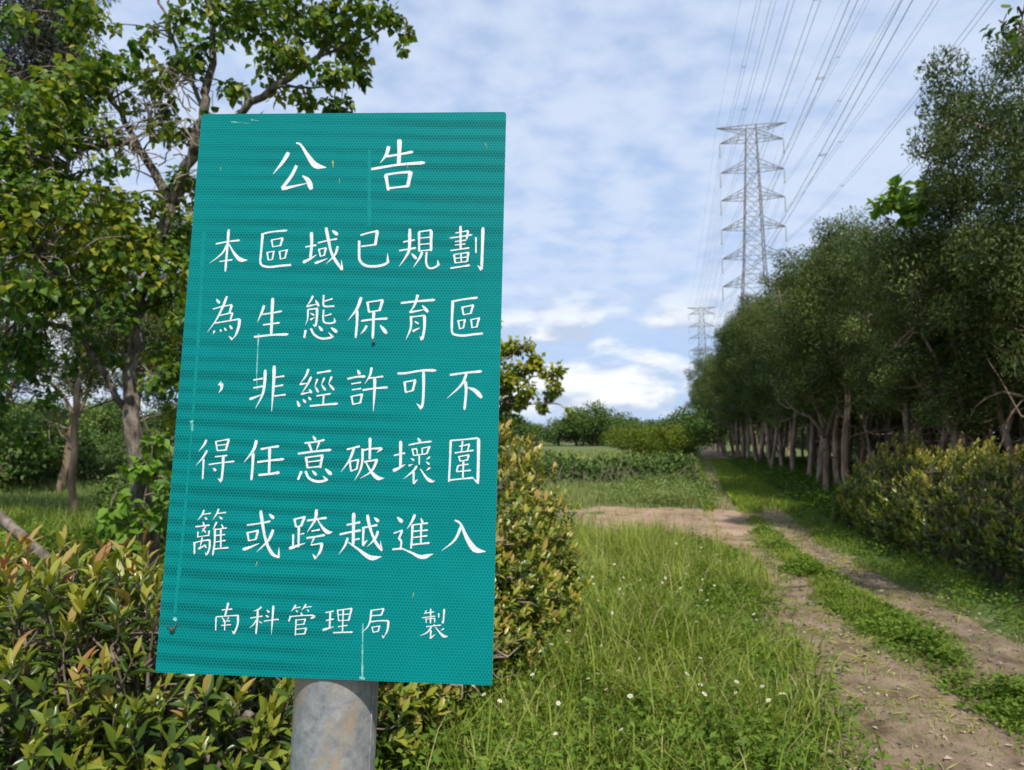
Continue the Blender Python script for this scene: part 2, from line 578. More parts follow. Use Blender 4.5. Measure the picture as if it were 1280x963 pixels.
def sign_material():
    m, N, L, out = new_mat('reflective_sheet')
    tc = N.new('ShaderNodeTexCoord')
    sep = N.new('ShaderNodeSeparateXYZ'); L.new(tc.outputs['Object'], sep.inputs[0])

    def mt(op, a, b=None, c=None):
        q = N.new('ShaderNodeMath'); q.operation = op
        for i, v in enumerate((a, b, c)):
            if v is None: continue
            if isinstance(v, (int, float)): q.inputs[i].default_value = v
            else: L.new(v, q.inputs[i])
        return q.outputs[0]
    # honeycomb seal lines
    cell = .0044
    X = mt('DIVIDE', sep.outputs[0], cell); Zz = mt('DIVIDE', sep.outputs[2], cell)
    r3 = 1.7320508

    def wrap(v, p, o):
        return mt('SUBTRACT', mt('FLOORED_MODULO', mt('ADD', v, o), p), p / 2)
    ax, az = wrap(X, 1.0, 0.0), wrap(Zz, r3, 0.0)
    bx_, bz = wrap(X, 1.0, .5), wrap(Zz, r3, r3 / 2)
    la_ = mt('ADD', mt('MULTIPLY', ax, ax), mt('MULTIPLY', az, az))
    lb_ = mt('ADD', mt('MULTIPLY', bx_, bx_), mt('MULTIPLY', bz, bz))
    sel = mt('LESS_THAN', la_, lb_)

    def pick(p, q): return mt('ADD', mt('MULTIPLY', p, sel), mt('MULTIPLY', q, mt('SUBTRACT', 1.0, sel)))
    hx = mt('ABSOLUTE', pick(ax, bx_)); hz = mt('ABSOLUTE', pick(az, bz))
    hd = mt('MAXIMUM', hx, mt('ADD', mt('MULTIPLY', hx, .5), mt('MULTIPLY', hz, r3 / 2)))
    line = N.new('ShaderNodeMapRange'); line.inputs['From Min'].default_value = .36; line.inputs['From Max'].default_value = .45
    L.new(hd, line.inputs['Value'])
    # wavy darker horizontal bands in the sheet colour, strongest at the lower left
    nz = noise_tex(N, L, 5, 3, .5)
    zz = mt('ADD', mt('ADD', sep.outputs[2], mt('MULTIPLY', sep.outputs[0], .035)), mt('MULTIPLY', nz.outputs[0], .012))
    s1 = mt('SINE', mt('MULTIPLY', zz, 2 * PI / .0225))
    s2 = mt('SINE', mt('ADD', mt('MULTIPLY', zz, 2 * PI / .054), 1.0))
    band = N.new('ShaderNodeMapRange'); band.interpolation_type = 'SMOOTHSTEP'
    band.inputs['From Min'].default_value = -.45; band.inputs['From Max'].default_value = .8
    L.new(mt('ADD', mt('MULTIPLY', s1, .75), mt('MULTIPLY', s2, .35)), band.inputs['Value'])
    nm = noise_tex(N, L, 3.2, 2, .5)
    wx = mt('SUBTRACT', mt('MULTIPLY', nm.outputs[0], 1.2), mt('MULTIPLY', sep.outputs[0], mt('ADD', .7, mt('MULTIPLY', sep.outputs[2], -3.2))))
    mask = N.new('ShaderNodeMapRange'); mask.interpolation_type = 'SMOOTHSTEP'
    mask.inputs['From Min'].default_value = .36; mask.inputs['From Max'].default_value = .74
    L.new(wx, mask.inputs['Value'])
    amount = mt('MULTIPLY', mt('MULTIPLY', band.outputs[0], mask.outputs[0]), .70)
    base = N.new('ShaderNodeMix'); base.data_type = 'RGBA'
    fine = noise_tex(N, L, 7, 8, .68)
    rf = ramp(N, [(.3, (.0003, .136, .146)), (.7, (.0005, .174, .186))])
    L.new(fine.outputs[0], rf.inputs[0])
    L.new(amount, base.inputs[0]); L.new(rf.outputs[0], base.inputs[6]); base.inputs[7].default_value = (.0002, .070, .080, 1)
    withline = N.new('ShaderNodeMix'); withline.data_type = 'RGBA'
    L.new(mt('MULTIPLY', line.outputs[0], .42), withline.inputs[0]); L.new(base.outputs[2], withline.inputs[6])
    withline.inputs[7].default_value = (.008, .38, .36, 1)
    b = N.new('ShaderNodeBsdfPrincipled')
    L.new(withline.outputs[2], b.inputs['Base Color'])
    b.inputs['Roughness'].default_value = .5; b.inputs['Specular IOR Level'].default_value = .08
    bt_ = noise_tex(N, L, 6, 2, .4); bmp = N.new('ShaderNodeBump'); bmp.inputs['Strength'].default_value = .35; bmp.inputs['Distance'].default_value = .01
    L.new(bt_.outputs[0], bmp.inputs['Height']); L.new(bmp.outputs[0], b.inputs['Normal'])
    L.new(b.outputs[0], out.inputs[0])
    # white print on the same sheet
    m2, N2, L2, out2 = new_mat('white_print')
    nz2 = noise_tex(N2, L2, 260, 4, .7)
    r2 = ramp(N2, [(.30, (.20, .40, .41)), (.40, (.56, .60, .64)), (.55, (.68, .70, .74)), (.8, (.76, .78, .80))])
    L2.new(nz2.outputs[0], r2.inputs[0])
    b2 = N2.new('ShaderNodeBsdfPrincipled'); b2.inputs['Roughness'].default_value = .45
    L2.new(r2.outputs[0], b2.inputs['Base Color']); L2.new(b2.outputs[0], out2.inputs[0])
    return m, m2


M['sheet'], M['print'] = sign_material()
M['alu'] = solid_mat('aluminium_edge', [(.3, (.35, .36, .36)), (.7, (.5, .5, .5))], 30, .5, metal=.5)
M['drip'] = solid_mat('old_drip', [(.3, (.0005, .185, .190)), (.7, (.001, .225, .228))], 60, .6, spec=.12)
M['drip_glint'] = solid_mat('white_drip_glint', [(.35, (.01, .28, .28)), (.65, (.25, .50, .47))], 120, .6, spec=.15)
M['dropping'] = solid_mat('dried_mud', [(.3, (.05, .03, .02)), (.7, (.16, .09, .05))], 400, .9)
M['flake'] = solid_mat('dry_flake', [(.3, (.30, .27, .06)), (.7, (.45, .40, .15))], 200, .9)


def galvanised():
    m, N, L, out = new_mat('galvanised_steel')
    a = noise_tex(N, L, 60, 6, .7)
    r = ramp(N, [(.3, (.15, .16, .18)), (.5, (.25, .26, .28)), (.7, (.36, .37, .38))])
    L.new(a.outputs[0], r.inputs[0])
    s = noise_tex(N, L, 9, 6, .65, stretch=(1, 1, .45), dist=.3)
    sm = N.new('ShaderNodeMapRange'); sm.inputs['From Min'].default_value = .50; sm.inputs['From Max'].default_value = .62
    L.new(s.outputs[0], sm.inputs['Value'])
    mx = N.new('ShaderNodeMix'); mx.data_type = 'RGBA'
    L.new(sm.outputs[0], mx.inputs[0]); L.new(r.outputs[0], mx.inputs[6]); mx.inputs[7].default_value = (.34, .25, .16, 1)
    b = N.new('ShaderNodeBsdfPrincipled'); b.inputs['Roughness'].default_value = .55; b.inputs['Metallic'].default_value = .25
    L.new(mx.outputs[2], b.inputs['Base Color'])
    bt = noise_tex(N, L, 140, 6, .7)
    bm = N.new('ShaderNodeBump'); bm.inputs['Strength'].default_value = .25; bm.inputs['Distance'].default_value = .002
    L.new(bt.outputs[0], bm.inputs['Height']); L.new(bm.outputs[0], b.inputs['Normal'])
    L.new(b.outputs[0], out.inputs[0])
    return m


M['galv'] = galvanised()

GLYPHS = """p6.8 -90.2,334.3 -97.4,320.6 -111.2,301.2|n9.8 -79.8,348.6 -73.0,345.8 -61.4,328.9 -49.3,314.2 -33.0,311.0|c6.0 -77.1,314.3 -83.8,298.6 -96.4,279.5|t5.2 -97.1,278.3 -77.8,283.0 -60.5,287.0|d9.3 -67.6,298.6 -58.7,291.3 -53.2,277.8
p6.5 56.5,343.1 53.5,330.5 45.1,317.4|h4.8 53.6,327.4 72.5,330.5 92.3,334.5|v7.5 71.5,353.5 72.1,339.9 72.2,315.3|h5.6 32.5,308.3 72.2,314.9 110.3,317.9|v5.8 53.9,300.4 59.0,276.1|h4.8 52.9,299.4 70.7,302.4 91.0,304.0|v6.9 90.2,304.5 86.5,281.4|h4.4 58.4,279.4 88.5,282.8
h3.3 -188.1,196.2 -171.0,199.6 -153.0,201.9|v4.3 -170.7,218.1 -170.6,198.8 -171.0,155.6|p3.5 -170.5,197.1 -177.9,182.1 -195.0,167.4|n6.8 -168.8,196.3 -159.8,182.2 -150.1,173.1 -139.7,172.6|h2.6 -180.6,170.1 -161.6,173.0
h3.6 -122.6,210.6 -107.7,214.4 -84.8,216.6|v4.3 -120.4,211.5 -120.6,190.6 -121.2,170.7|c4.0 -121.2,170.7 -118.3,165.0 -107.5,162.5 -89.7,164.6 -75.9,165.7|v3.0 -106.6,202.7 -104.2,192.0|h2.6 -107.2,202.3 -89.7,205.4|v3.9 -90.7,205.4 -93.2,193.7|h2.3 -104.6,192.0 -92.4,194.4|v3.0 -111.9,184.0 -109.1,172.1|h2.3 -112.9,183.7 -100.9,185.7|v3.0 -102.2,185.4 -103.6,173.3|h2.1 -109.5,172.4 -103.0,173.8|v3.0 -94.0,185.8 -91.6,173.5|h2.3 -95.1,185.1 -81.7,187.8|v3.3 -83.3,187.5 -85.4,175.0|h2.1 -91.9,173.8 -84.8,175.9
h3.2 -57.1,192.2 -41.0,195.1|v5.3 -49.5,214.2 -47.9,195.9 -48.7,174.4|t5.1 -59.0,169.4 -49.5,174.4 -40.1,180.7|h3.2 -39.2,198.2 -25.1,201.8 -11.4,204.3|x5.4 -28.6,221.2 -24.4,204.3 -17.4,181.1 -2.0,158.5|k4.0 -2.0,158.8 -3.7,173.8|p4.2 -10.0,193.5 -13.4,181.1 -25.6,167.1|d6.1 -19.4,216.7 -10.9,210.1|v3.0 -37.1,189.0 -34.0,177.7|h2.7 -38.0,188.5 -26.1,191.0|v3.6 -26.9,190.7 -29.0,179.1|h2.2 -34.3,178.4 -27.9,180.2|t4.2 -41.9,168.3 -34.7,170.8 -23.6,175.3
h3.5 21.6,209.7 34.4,213.6 47.2,216.4|v5.3 45.9,216.1 43.7,194.9|h3.2 23.7,193.2 44.1,196.2|c4.6 20.4,201.9 21.3,182.9 22.6,173.1 30.3,165.7 43.2,164.2 57.5,166.7 64.1,171.6|k4.6 63.0,170.3 61.9,183.9
h3.2 83.4,200.0 100.1,203.3|h3.5 78.3,187.3 102.2,191.5|q5.2 92.2,219.5 92.7,191.5 89.0,179.9 79.3,164.4|d4.9 96.1,183.3 103.6,175.4|v4.0 105.6,215.4 106.8,185.8|h3.2 105.0,214.9 123.6,217.6|v4.9 122.9,217.1 123.7,186.7|h2.4 106.5,205.5 122.4,207.2|h2.4 106.8,196.4 122.8,197.8|h2.7 106.7,186.9 123.6,188.6|p4.2 111.2,185.8 108.4,177.6 99.4,162.8|c3.6 117.6,185.8 117.4,170.3 121.7,162.1 129.6,163.0 135.5,167.1|k4.6 135.1,166.3 133.5,174.4
h2.5 157.4,213.4 176.0,216.9|v3.6 175.3,216.7 173.6,204.5|h2.9 149.7,206.1 164.8,208.1 181.4,211.1|h2.4 157.0,200.7 173.7,203.2|v4.3 164.3,223.8 165.6,189.8|h2.4 157.2,195.8 172.2,197.5|h2.9 151.1,187.6 165.3,189.8 178.0,191.8|v3.3 156.3,182.7 158.7,169.3|h2.5 155.7,181.9 177.9,185.2|v3.6 176.6,184.9 175.4,171.4|v2.4 166.2,183.6 167.2,170.5|h2.1 157.5,176.2 175.5,178.4|h2.4 158.3,169.7 175.7,171.9|h3.5 151.9,162.0 166.1,164.3 179.5,166.5|v2.9 186.7,207.4 187.4,183.7|v5.2 196.2,221.7 196.2,191.8 196.0,161.7|k5.8 196.3,160.1 189.8,166.6
d4.7 -181.0,115.2 -175.6,109.2|p4.1 -165.8,119.4 -170.4,104.7 -178.7,85.1 -190.3,67.1|h2.6 -184.8,100.5 -171.2,104.7|h2.6 -170.4,104.7 -157.2,107.2|v4.2 -157.8,106.7 -160.6,93.8|h2.6 -174.3,91.6 -161.1,94.5|v3.5 -155.8,95.0 -158.3,84.9|h2.9 -161.1,95.0 -155.3,95.0|h2.9 -180.7,80.2 -163.8,83.2 -144.6,86.7|q4.8 -144.9,86.7 -145.4,75.7 -148.6,64.3 -153.4,57.0|k4.3 -152.9,57.0 -159.0,62.1|p3.2 -179.9,69.6 -181.6,64.3|d3.3 -171.9,71.8 -170.0,68.0|d3.7 -166.1,73.8 -162.8,69.3|d4.3 -158.9,77.5 -154.5,72.0
p4.5 -111.0,106.8 -113.6,97.0 -119.1,82.4|h3.2 -112.9,93.5 -98.1,95.9 -84.6,98.6|v5.2 -99.3,117.5 -98.8,93.9 -98.0,64.5|h3.2 -110.7,78.4 -86.7,81.9|h4.2 -122.5,61.1 -97.6,64.1 -73.5,65.5
p3.5 -41.5,121.2 -45.1,113.0 -50.3,105.7|t3.2 -50.2,105.4 -42.3,107.4 -32.8,109.9|d4.6 -37.9,115.2 -32.2,105.9|p3.2 -47.6,101.7 -47.3,87.9 -49.9,78.7|h2.9 -47.6,101.2 -33.2,102.9|v4.2 -34.3,102.6 -34.3,86.4 -35.4,77.1|k3.6 -35.4,77.1 -39.7,80.0|d3.0 -44.0,96.0 -37.9,92.9|t3.1 -43.5,86.4 -37.2,90.0|c3.3 -26.2,122.1 -26.1,110.8 -23.7,105.9 -10.1,106.4|h2.9 -24.6,113.2 -13.1,117.0|c3.3 -25.0,101.1 -25.1,88.1 -22.4,82.5 -13.5,81.8 -7.5,83.8|k3.6 -8.0,83.5 -9.5,90.2|h2.7 -22.9,92.2 -13.4,95.0|v4.1 -49.0,71.8 -50.4,60.3|c3.9 -41.9,74.3 -36.6,65.5 -26.7,60.0 -15.5,60.6 -8.9,63.0|k4.3 -9.5,61.8 -16.8,69.3|d4.9 -30.9,77.6 -24.9,70.5|d5.6 -13.2,75.7 -4.0,68.8
p5.4 27.4,119.6 22.2,103.1 10.3,86.1|v4.5 22.6,100.7 23.2,82.2 22.4,61.4|v3.9 36.4,112.9 39.7,97.8|h3.2 35.3,112.1 59.1,116.0|v4.8 58.0,115.5 54.2,99.8|h2.8 39.3,98.1 54.5,101.0|h4.0 29.1,85.5 46.8,88.0 66.6,89.4|v4.8 46.3,100.1 46.5,79.2 46.6,60.4|p4.1 37.4,79.1 34.1,72.7 28.8,66.2|d6.2 56.0,80.1 66.0,67.9
v4.5 107.3,123.8 105.1,113.8|h4.3 83.9,111.7 106.1,114.3 132.1,116.6|p3.8 105.3,113.8 101.7,105.4 96.4,98.6|t3.5 96.4,98.6 108.2,100.6 119.2,103.1|d5.5 114.2,108.7 122.8,98.8|q3.8 99.0,93.3 99.4,76.6 93.3,59.8|h2.8 97.5,91.6 118.7,94.3|v4.8 117.9,94.3 118.6,76.8 116.1,59.6|k4.5 116.1,59.3 112.4,64.8|d3.2 104.0,85.9 110.5,82.1|t3.7 102.2,71.5 112.3,76.7
h3.8 154.8,114.2 173.9,118.0 191.9,120.3|v4.5 157.0,115.2 156.6,91.5 156.8,73.2|c3.9 156.8,73.2 159.8,68.0 172.4,66.2 186.4,68.0 200.4,69.7|v3.2 170.1,107.1 172.6,95.3|h2.8 168.9,106.0 186.7,109.7|v3.8 185.5,109.3 182.4,97.0|h2.3 172.2,95.6 182.7,97.8|v2.9 165.4,87.4 168.0,75.1|h2.3 164.2,86.8 176.0,88.8|v3.2 174.8,88.5 172.8,76.7|h2.2 167.7,75.7 173.3,77.3|v2.9 183.2,89.2 185.2,76.8|h2.5 182.0,88.5 195.7,91.5|v3.5 194.3,91.1 191.1,77.5|h2.2 184.8,77.4 191.5,78.8
c7.6 -167.2,-4.6 -165.8,-5.7 -165.1,-6.0|p5.0 -163.6,-5.3 -163.7,-12.5 -167.1,-18.8
q4.7 -103.1,14.9 -102.7,-2.9 -104.7,-20.2 -113.3,-39.5|h3.3 -119.0,0.1 -105.5,2.6|h3.2 -118.2,-11.0 -104.7,-8.4|t4.1 -122.7,-26.8 -115.6,-24.3 -105.6,-19.9|r5.3 -90.7,20.8 -89.9,-2.7 -90.1,-43.5|h3.2 -88.0,4.5 -75.3,6.2|h3.2 -87.9,-8.6 -76.1,-6.4|h3.2 -87.9,-21.9 -71.6,-19.7
p4.0 -41.7,16.7 -45.1,6.7 -52.4,-4.0|t3.2 -53.1,-5.0 -41.3,-3.2|p3.7 -37.1,6.0 -42.0,-5.1 -49.5,-17.8|t3.1 -50.4,-18.8 -35.8,-15.2|d4.5 -39.2,-11.4 -35.4,-17.1|d4.8 -55.2,-28.1 -51.2,-36.2|d4.2 -47.1,-25.6 -42.8,-30.6|d4.2 -39.7,-22.4 -35.6,-26.5|h3.8 -29.4,11.1 -9.8,14.6|p3.4 -28.2,3.0 -31.5,-8.1|d3.8 -31.0,-7.5 -25.8,-15.9|p3.4 -18.4,4.7 -22.4,-5.5|d3.9 -22.1,-4.8 -15.8,-13.2|p3.7 -8.2,6.7 -12.2,-4.2|d4.2 -11.9,-3.6 -3.8,-12.4|h3.1 -28.3,-20.9 -8.0,-17.5|v3.1 -18.1,-20.1 -18.2,-32.5|h3.8 -36.7,-35.1 -16.6,-32.9 2.6,-31.1
d5.1 27.3,16.7 31.0,9.8|h3.9 13.8,3.6 27.1,6.6 38.9,7.4|h2.7 19.7,-3.4 33.4,-0.9|h2.7 20.9,-11.7 33.9,-9.5|v3.1 20.6,-20.2 23.7,-32.6|h2.8 19.7,-21.1 36.8,-17.3|v3.7 35.4,-17.7 33.6,-30.1|h2.5 23.4,-31.7 33.9,-29.3|p4.0 47.2,20.1 45.1,8.7 38.6,-3.1|h3.1 43.7,4.8 64.0,7.7|h3.8 35.9,-11.8 52.3,-9.2 71.0,-7.4|r4.7 52.3,5.7 52.6,-16.2 52.2,-41.1
h4.4 83.5,12.1 96.0,12.9 117.8,16.8 137.3,17.1|v4.7 119.7,16.3 120.6,-7.4 120.3,-27.6 118.6,-35.7|k5.6 119.3,-36.0 111.4,-28.7|v3.8 93.7,1.1 96.2,-14.3|h3.1 92.6,-0.0 109.8,3.4|v4.3 108.6,3.0 105.6,-12.0|h2.8 95.9,-14.0 106.1,-11.0
h4.2 156.2,11.1 178.6,14.5 200.3,16.8|p4.3 179.4,13.4 172.9,-1.9 153.4,-21.6|v4.6 178.2,2.8 179.4,-11.2 177.9,-36.7|d7.2 181.6,-5.7 191.8,-10.2 201.3,-19.8
p3.7 -179.4,-84.1 -182.3,-91.1 -189.2,-100.6|p3.6 -177.4,-98.8 -182.2,-108.2 -191.6,-119.9|v3.1 -181.3,-110.5 -180.9,-124.3 -180.6,-138.2|v2.8 -166.1,-85.9 -162.9,-99.0|h2.5 -167.0,-86.7 -146.8,-82.7|v4.0 -147.8,-83.2 -151.1,-98.6|h2.1 -164.4,-91.9 -150.2,-90.1|h2.4 -163.0,-99.0 -150.9,-97.8|h2.8 -165.6,-107.4 -148.3,-105.2|h2.8 -173.5,-118.3 -156.2,-115.4 -137.4,-113.0|v4.3 -153.8,-105.6 -153.2,-123.8 -154.0,-140.2|k4.8 -153.6,-140.9 -159.3,-136.5|d4.5 -166.8,-122.8 -162.5,-126.6
p5.2 -108.6,-83.5 -112.3,-97.5 -124.3,-114.2|v4.6 -112.1,-100.6 -111.7,-118.3 -112.1,-138.2|h3.9 -102.2,-95.8 -89.7,-93.2 -76.4,-91.1|v4.6 -89.4,-93.5 -88.0,-129.7|h4.1 -105.7,-113.5 -88.5,-110.9 -68.2,-108.5|h4.5 -102.9,-131.1 -87.3,-129.2 -73.3,-126.9
d4.4 -30.1,-75.9 -25.5,-82.4|h3.4 -41.3,-86.1 -26.5,-84.3 -13.3,-81.2|v4.1 -35.0,-86.7 -30.4,-97.0|p3.3 -20.6,-84.5 -24.2,-96.1|h4.1 -49.5,-100.9 -27.3,-97.4 -3.2,-94.6|v4.0 -37.9,-104.9 -35.0,-120.0|h3.1 -39.1,-106.0 -13.7,-102.1|v4.3 -15.2,-102.5 -17.4,-119.6|h2.5 -35.0,-111.8 -17.6,-109.4|h2.8 -35.3,-119.7 -17.5,-117.5|v4.2 -42.9,-124.5 -47.3,-136.3|c4.4 -37.4,-124.3 -32.2,-133.4 -22.5,-137.7 -13.2,-137.5 -5.9,-134.6|k4.4 -7.1,-135.8 -13.3,-129.9|d4.7 -28.1,-123.4 -21.9,-129.6|d6.0 -10.3,-120.4 -1.0,-128.4
h3.6 18.0,-93.8 36.1,-88.9|p4.2 28.0,-92.1 22.6,-107.8 11.5,-124.5|v3.4 23.1,-110.6 25.6,-123.3|h2.9 22.7,-110.1 35.8,-106.9|v3.6 34.6,-107.6 33.3,-120.1|h2.5 25.4,-123.0 33.3,-119.8|q3.9 39.7,-91.9 40.5,-107.4 38.1,-121.2 31.0,-135.3|h3.7 39.8,-94.5 50.6,-92.3 66.9,-91.0|k4.3 66.7,-91.3 59.4,-97.6|v4.6 49.6,-77.0 50.5,-106.8|h3.4 42.9,-110.1 61.4,-106.7|p4.2 60.9,-106.7 53.6,-122.4 38.6,-132.6|n6.5 44.9,-109.6 52.8,-122.4 62.5,-131.3 71.8,-131.4
h3.1 83.5,-100.5 98.8,-96.8|v4.9 92.0,-80.5 93.2,-117.3|t4.9 82.9,-121.3 90.5,-117.8 99.5,-112.3|d4.6 115.0,-76.2 119.2,-81.2|h3.1 103.0,-86.1 116.8,-83.0 134.5,-80.4|v2.8 108.2,-90.8 110.7,-100.2|h2.5 107.3,-91.8 114.7,-90.7|v2.1 114.3,-90.7 115.9,-99.4|h2.3 122.5,-89.8 133.3,-87.6|v2.4 121.9,-89.5 122.2,-98.2|v3.6 131.7,-87.6 128.2,-97.6|h2.1 110.6,-100.2 128.2,-97.3|v2.7 118.2,-99.0 118.7,-112.2|d3.1 106.9,-103.8 111.6,-106.9|t3.1 104.2,-114.0 110.3,-111.8|p2.7 133.2,-101.4 127.7,-105.6|d3.1 127.8,-107.9 132.9,-111.9|p3.6 115.7,-113.9 110.6,-121.2 98.0,-132.0|v3.6 111.4,-121.1 112.1,-137.4|t3.6 111.3,-138.0 117.2,-132.3|n5.5 120.5,-117.9 129.4,-129.8 136.4,-134.2 141.0,-133.3|p3.0 133.8,-115.8 128.3,-120.3
v3.6 160.5,-77.9 160.4,-105.0 159.8,-134.4|h3.1 160.6,-78.8 179.7,-76.9 198.0,-74.6|v5.1 198.4,-75.1 198.9,-104.2 199.0,-136.1|h3.0 159.8,-132.1 176.8,-130.0 193.5,-128.1|k3.3 199.0,-135.0 191.6,-128.1|h2.6 172.3,-86.5 186.8,-83.2|v2.7 186.0,-83.7 184.0,-91.9|v2.7 176.7,-79.1 175.6,-94.1|h2.7 166.2,-95.5 192.4,-91.4|v2.7 172.3,-99.6 174.1,-106.8|h2.4 171.6,-100.4 186.5,-97.6|v3.3 185.7,-98.1 183.6,-105.6|h2.1 173.7,-106.5 183.9,-104.5|h2.4 170.9,-112.6 186.1,-110.2|v2.7 171.6,-112.6 169.6,-120.5|h2.7 169.6,-120.6 189.4,-118.3|v3.0 178.8,-106.4 178.6,-129.0
p3.0 -175.1,-179.8 -177.7,-186.7 -183.4,-194.4|h2.3 -177.0,-185.9 -165.3,-184.1|d3.2 -173.5,-189.6 -170.0,-192.7|p3.0 -154.8,-177.8 -156.7,-183.9 -162.2,-193.1|h2.3 -156.6,-184.2 -144.2,-182.4|d3.2 -153.7,-188.4 -148.7,-191.4|d3.1 -175.4,-195.7 -173.3,-200.6|h2.8 -185.6,-202.7 -165.6,-200.0|p2.4 -171.0,-202.4 -176.6,-210.0|d2.5 -175.5,-204.7 -170.3,-210.0|v2.4 -181.1,-209.1 -181.1,-217.2|h2.0 -181.3,-216.2 -165.8,-213.5|v2.7 -165.9,-207.2 -165.7,-214.6|h2.5 -186.5,-224.6 -176.5,-221.7 -163.3,-219.4|v3.0 -185.0,-223.0 -183.7,-239.0|v3.3 -163.8,-219.6 -163.5,-230.7 -166.4,-239.7|k3.4 -166.4,-240.0 -169.1,-236.0|p2.7 -174.5,-216.7 -176.5,-230.7|t3.3 -178.8,-232.0 -168.3,-226.3|d2.8 -171.5,-225.7 -167.6,-230.3|p3.0 -155.8,-195.4 -160.7,-206.3|v3.3 -157.8,-204.3 -156.8,-223.0 -158.1,-240.2|d2.8 -149.3,-198.1 -146.2,-203.5|h2.3 -157.3,-205.8 -141.1,-203.1|v3.0 -149.5,-205.1 -147.5,-231.3|h2.3 -155.9,-213.7 -142.8,-211.9|h2.3 -155.3,-222.2 -141.4,-219.6|h2.8 -157.7,-231.7 -136.8,-229.2
h3.1 -114.0,-198.7 -97.0,-196.0 -81.6,-192.6|x5.2 -96.3,-178.6 -92.6,-195.9 -86.0,-219.6 -76.4,-235.7 -66.4,-240.2|k3.9 -67.2,-239.5 -67.7,-226.6|p4.7 -77.0,-203.7 -83.0,-218.1 -98.2,-234.1|d5.6 -84.2,-182.9 -77.2,-189.0|v3.3 -112.7,-208.1 -109.8,-219.8|h3.1 -113.9,-209.2 -96.8,-205.3|v3.9 -98.2,-205.8 -100.2,-217.3|h2.5 -110.2,-219.5 -99.9,-217.0|t4.6 -117.6,-231.2 -110.3,-228.9 -95.2,-222.6
v3.6 -48.9,-188.5 -46.1,-199.5|h3.1 -49.9,-189.5 -33.6,-185.4|v4.5 -35.1,-185.7 -39.3,-198.5|h2.5 -46.2,-199.5 -38.6,-197.5|v3.9 -42.1,-198.8 -41.0,-226.1|h2.7 -39.4,-209.1 -34.1,-207.5|v3.3 -49.2,-209.1 -48.4,-226.6|t4.6 -53.7,-228.0 -46.9,-225.7 -32.1,-220.4|h3.7 -31.3,-190.6 -18.2,-188.3 -4.4,-186.1|p5.1 -19.0,-175.3 -20.5,-189.5 -30.3,-206.2|n6.2 -16.6,-189.4 -9.1,-199.7 -1.8,-205.2 4.6,-204.6|h3.1 -24.3,-204.3 -12.8,-202.0|h3.7 -30.6,-213.7 -18.4,-211.6 -5.5,-208.9|p3.0 -20.2,-213.1 -24.0,-222.0|h2.8 -24.2,-222.7 -7.9,-219.8|q4.4 -9.0,-219.9 -10.4,-229.5 -16.4,-240.3|k4.9 -16.0,-240.3 -21.4,-234.2
h3.5 23.2,-195.0 41.7,-190.9|v5.3 32.1,-178.6 33.5,-220.9|h3.9 14.2,-207.8 28.6,-204.3 43.0,-201.6|h2.9 34.0,-214.4 42.0,-212.6|p4.0 25.7,-211.8 22.3,-222.5 14.8,-233.6|n7.1 26.9,-217.7 41.1,-226.7 57.7,-237.1 72.9,-235.4|h3.5 44.5,-198.4 65.3,-194.0|v3.8 46.4,-198.1 46.8,-219.5|t4.1 46.0,-221.5 52.5,-214.2|x5.1 50.9,-180.6 54.9,-196.6 63.1,-215.1 73.0,-227.7|k3.4 72.5,-227.7 70.3,-214.2|p4.1 66.5,-201.8 62.9,-212.0 52.5,-223.2|d5.2 60.3,-184.2 67.0,-189.5
d6.1 91.5,-182.8 99.0,-189.5|h2.7 87.6,-204.3 99.8,-199.8|v3.7 99.0,-200.5 95.1,-211.5|v3.4 94.7,-210.4 98.5,-215.0 98.0,-223.2|h3.8 86.9,-225.4 100.4,-223.8|n6.4 98.8,-223.5 111.9,-228.6 126.5,-234.4 142.2,-229.8|p4.4 115.5,-178.6 111.8,-188.1 105.5,-198.1|v3.7 112.8,-192.0 112.7,-209.1 112.0,-223.9|d3.8 123.7,-183.1 126.7,-190.4|h2.7 112.8,-192.7 133.6,-189.6|v3.4 124.5,-191.4 125.0,-216.1|h2.7 113.9,-201.0 133.9,-198.9|h2.7 114.3,-209.1 133.4,-206.3|h3.2 113.8,-218.5 136.9,-215.5
p4.4 178.9,-191.5 170.3,-210.7 153.2,-225.5|n8.8 169.4,-185.1 177.5,-189.5 186.1,-207.2 197.6,-222.4 212.3,-224.8
h2.3 -140.5,-311.1 -125.8,-309.4|v3.6 -132.2,-301.1 -133.5,-309.6 -135.4,-318.4|h2.3 -148.1,-320.4 -133.4,-318.7 -116.2,-317.2|v2.4 -147.4,-320.8 -146.7,-337.9|v3.4 -117.5,-317.6 -117.3,-329.1 -121.2,-341.1|k3.8 -120.9,-341.1 -124.6,-337.3|d2.5 -139.8,-320.2 -134.7,-325.7|p1.9 -130.1,-319.8 -132.9,-325.6|h1.8 -137.4,-326.1 -127.9,-324.6|h1.9 -139.6,-331.1 -126.2,-329.6|v2.2 -134.9,-325.5 -134.3,-337.5
p3.0 -86.3,-305.3 -90.5,-308.9 -97.4,-311.5|h2.3 -100.6,-320.3 -84.2,-317.2|v3.4 -91.2,-309.1 -90.9,-322.2 -91.5,-340.3|p2.4 -91.6,-321.6 -95.6,-328.4 -101.0,-333.2|d2.0 -88.9,-323.4 -84.6,-326.5|d3.5 -79.0,-309.1 -75.2,-312.3|d3.3 -80.1,-316.1 -75.8,-318.2|h2.3 -81.8,-323.7 -69.2,-321.5 -61.6,-320.7|r3.6 -70.2,-303.1 -70.3,-320.3 -70.5,-340.8
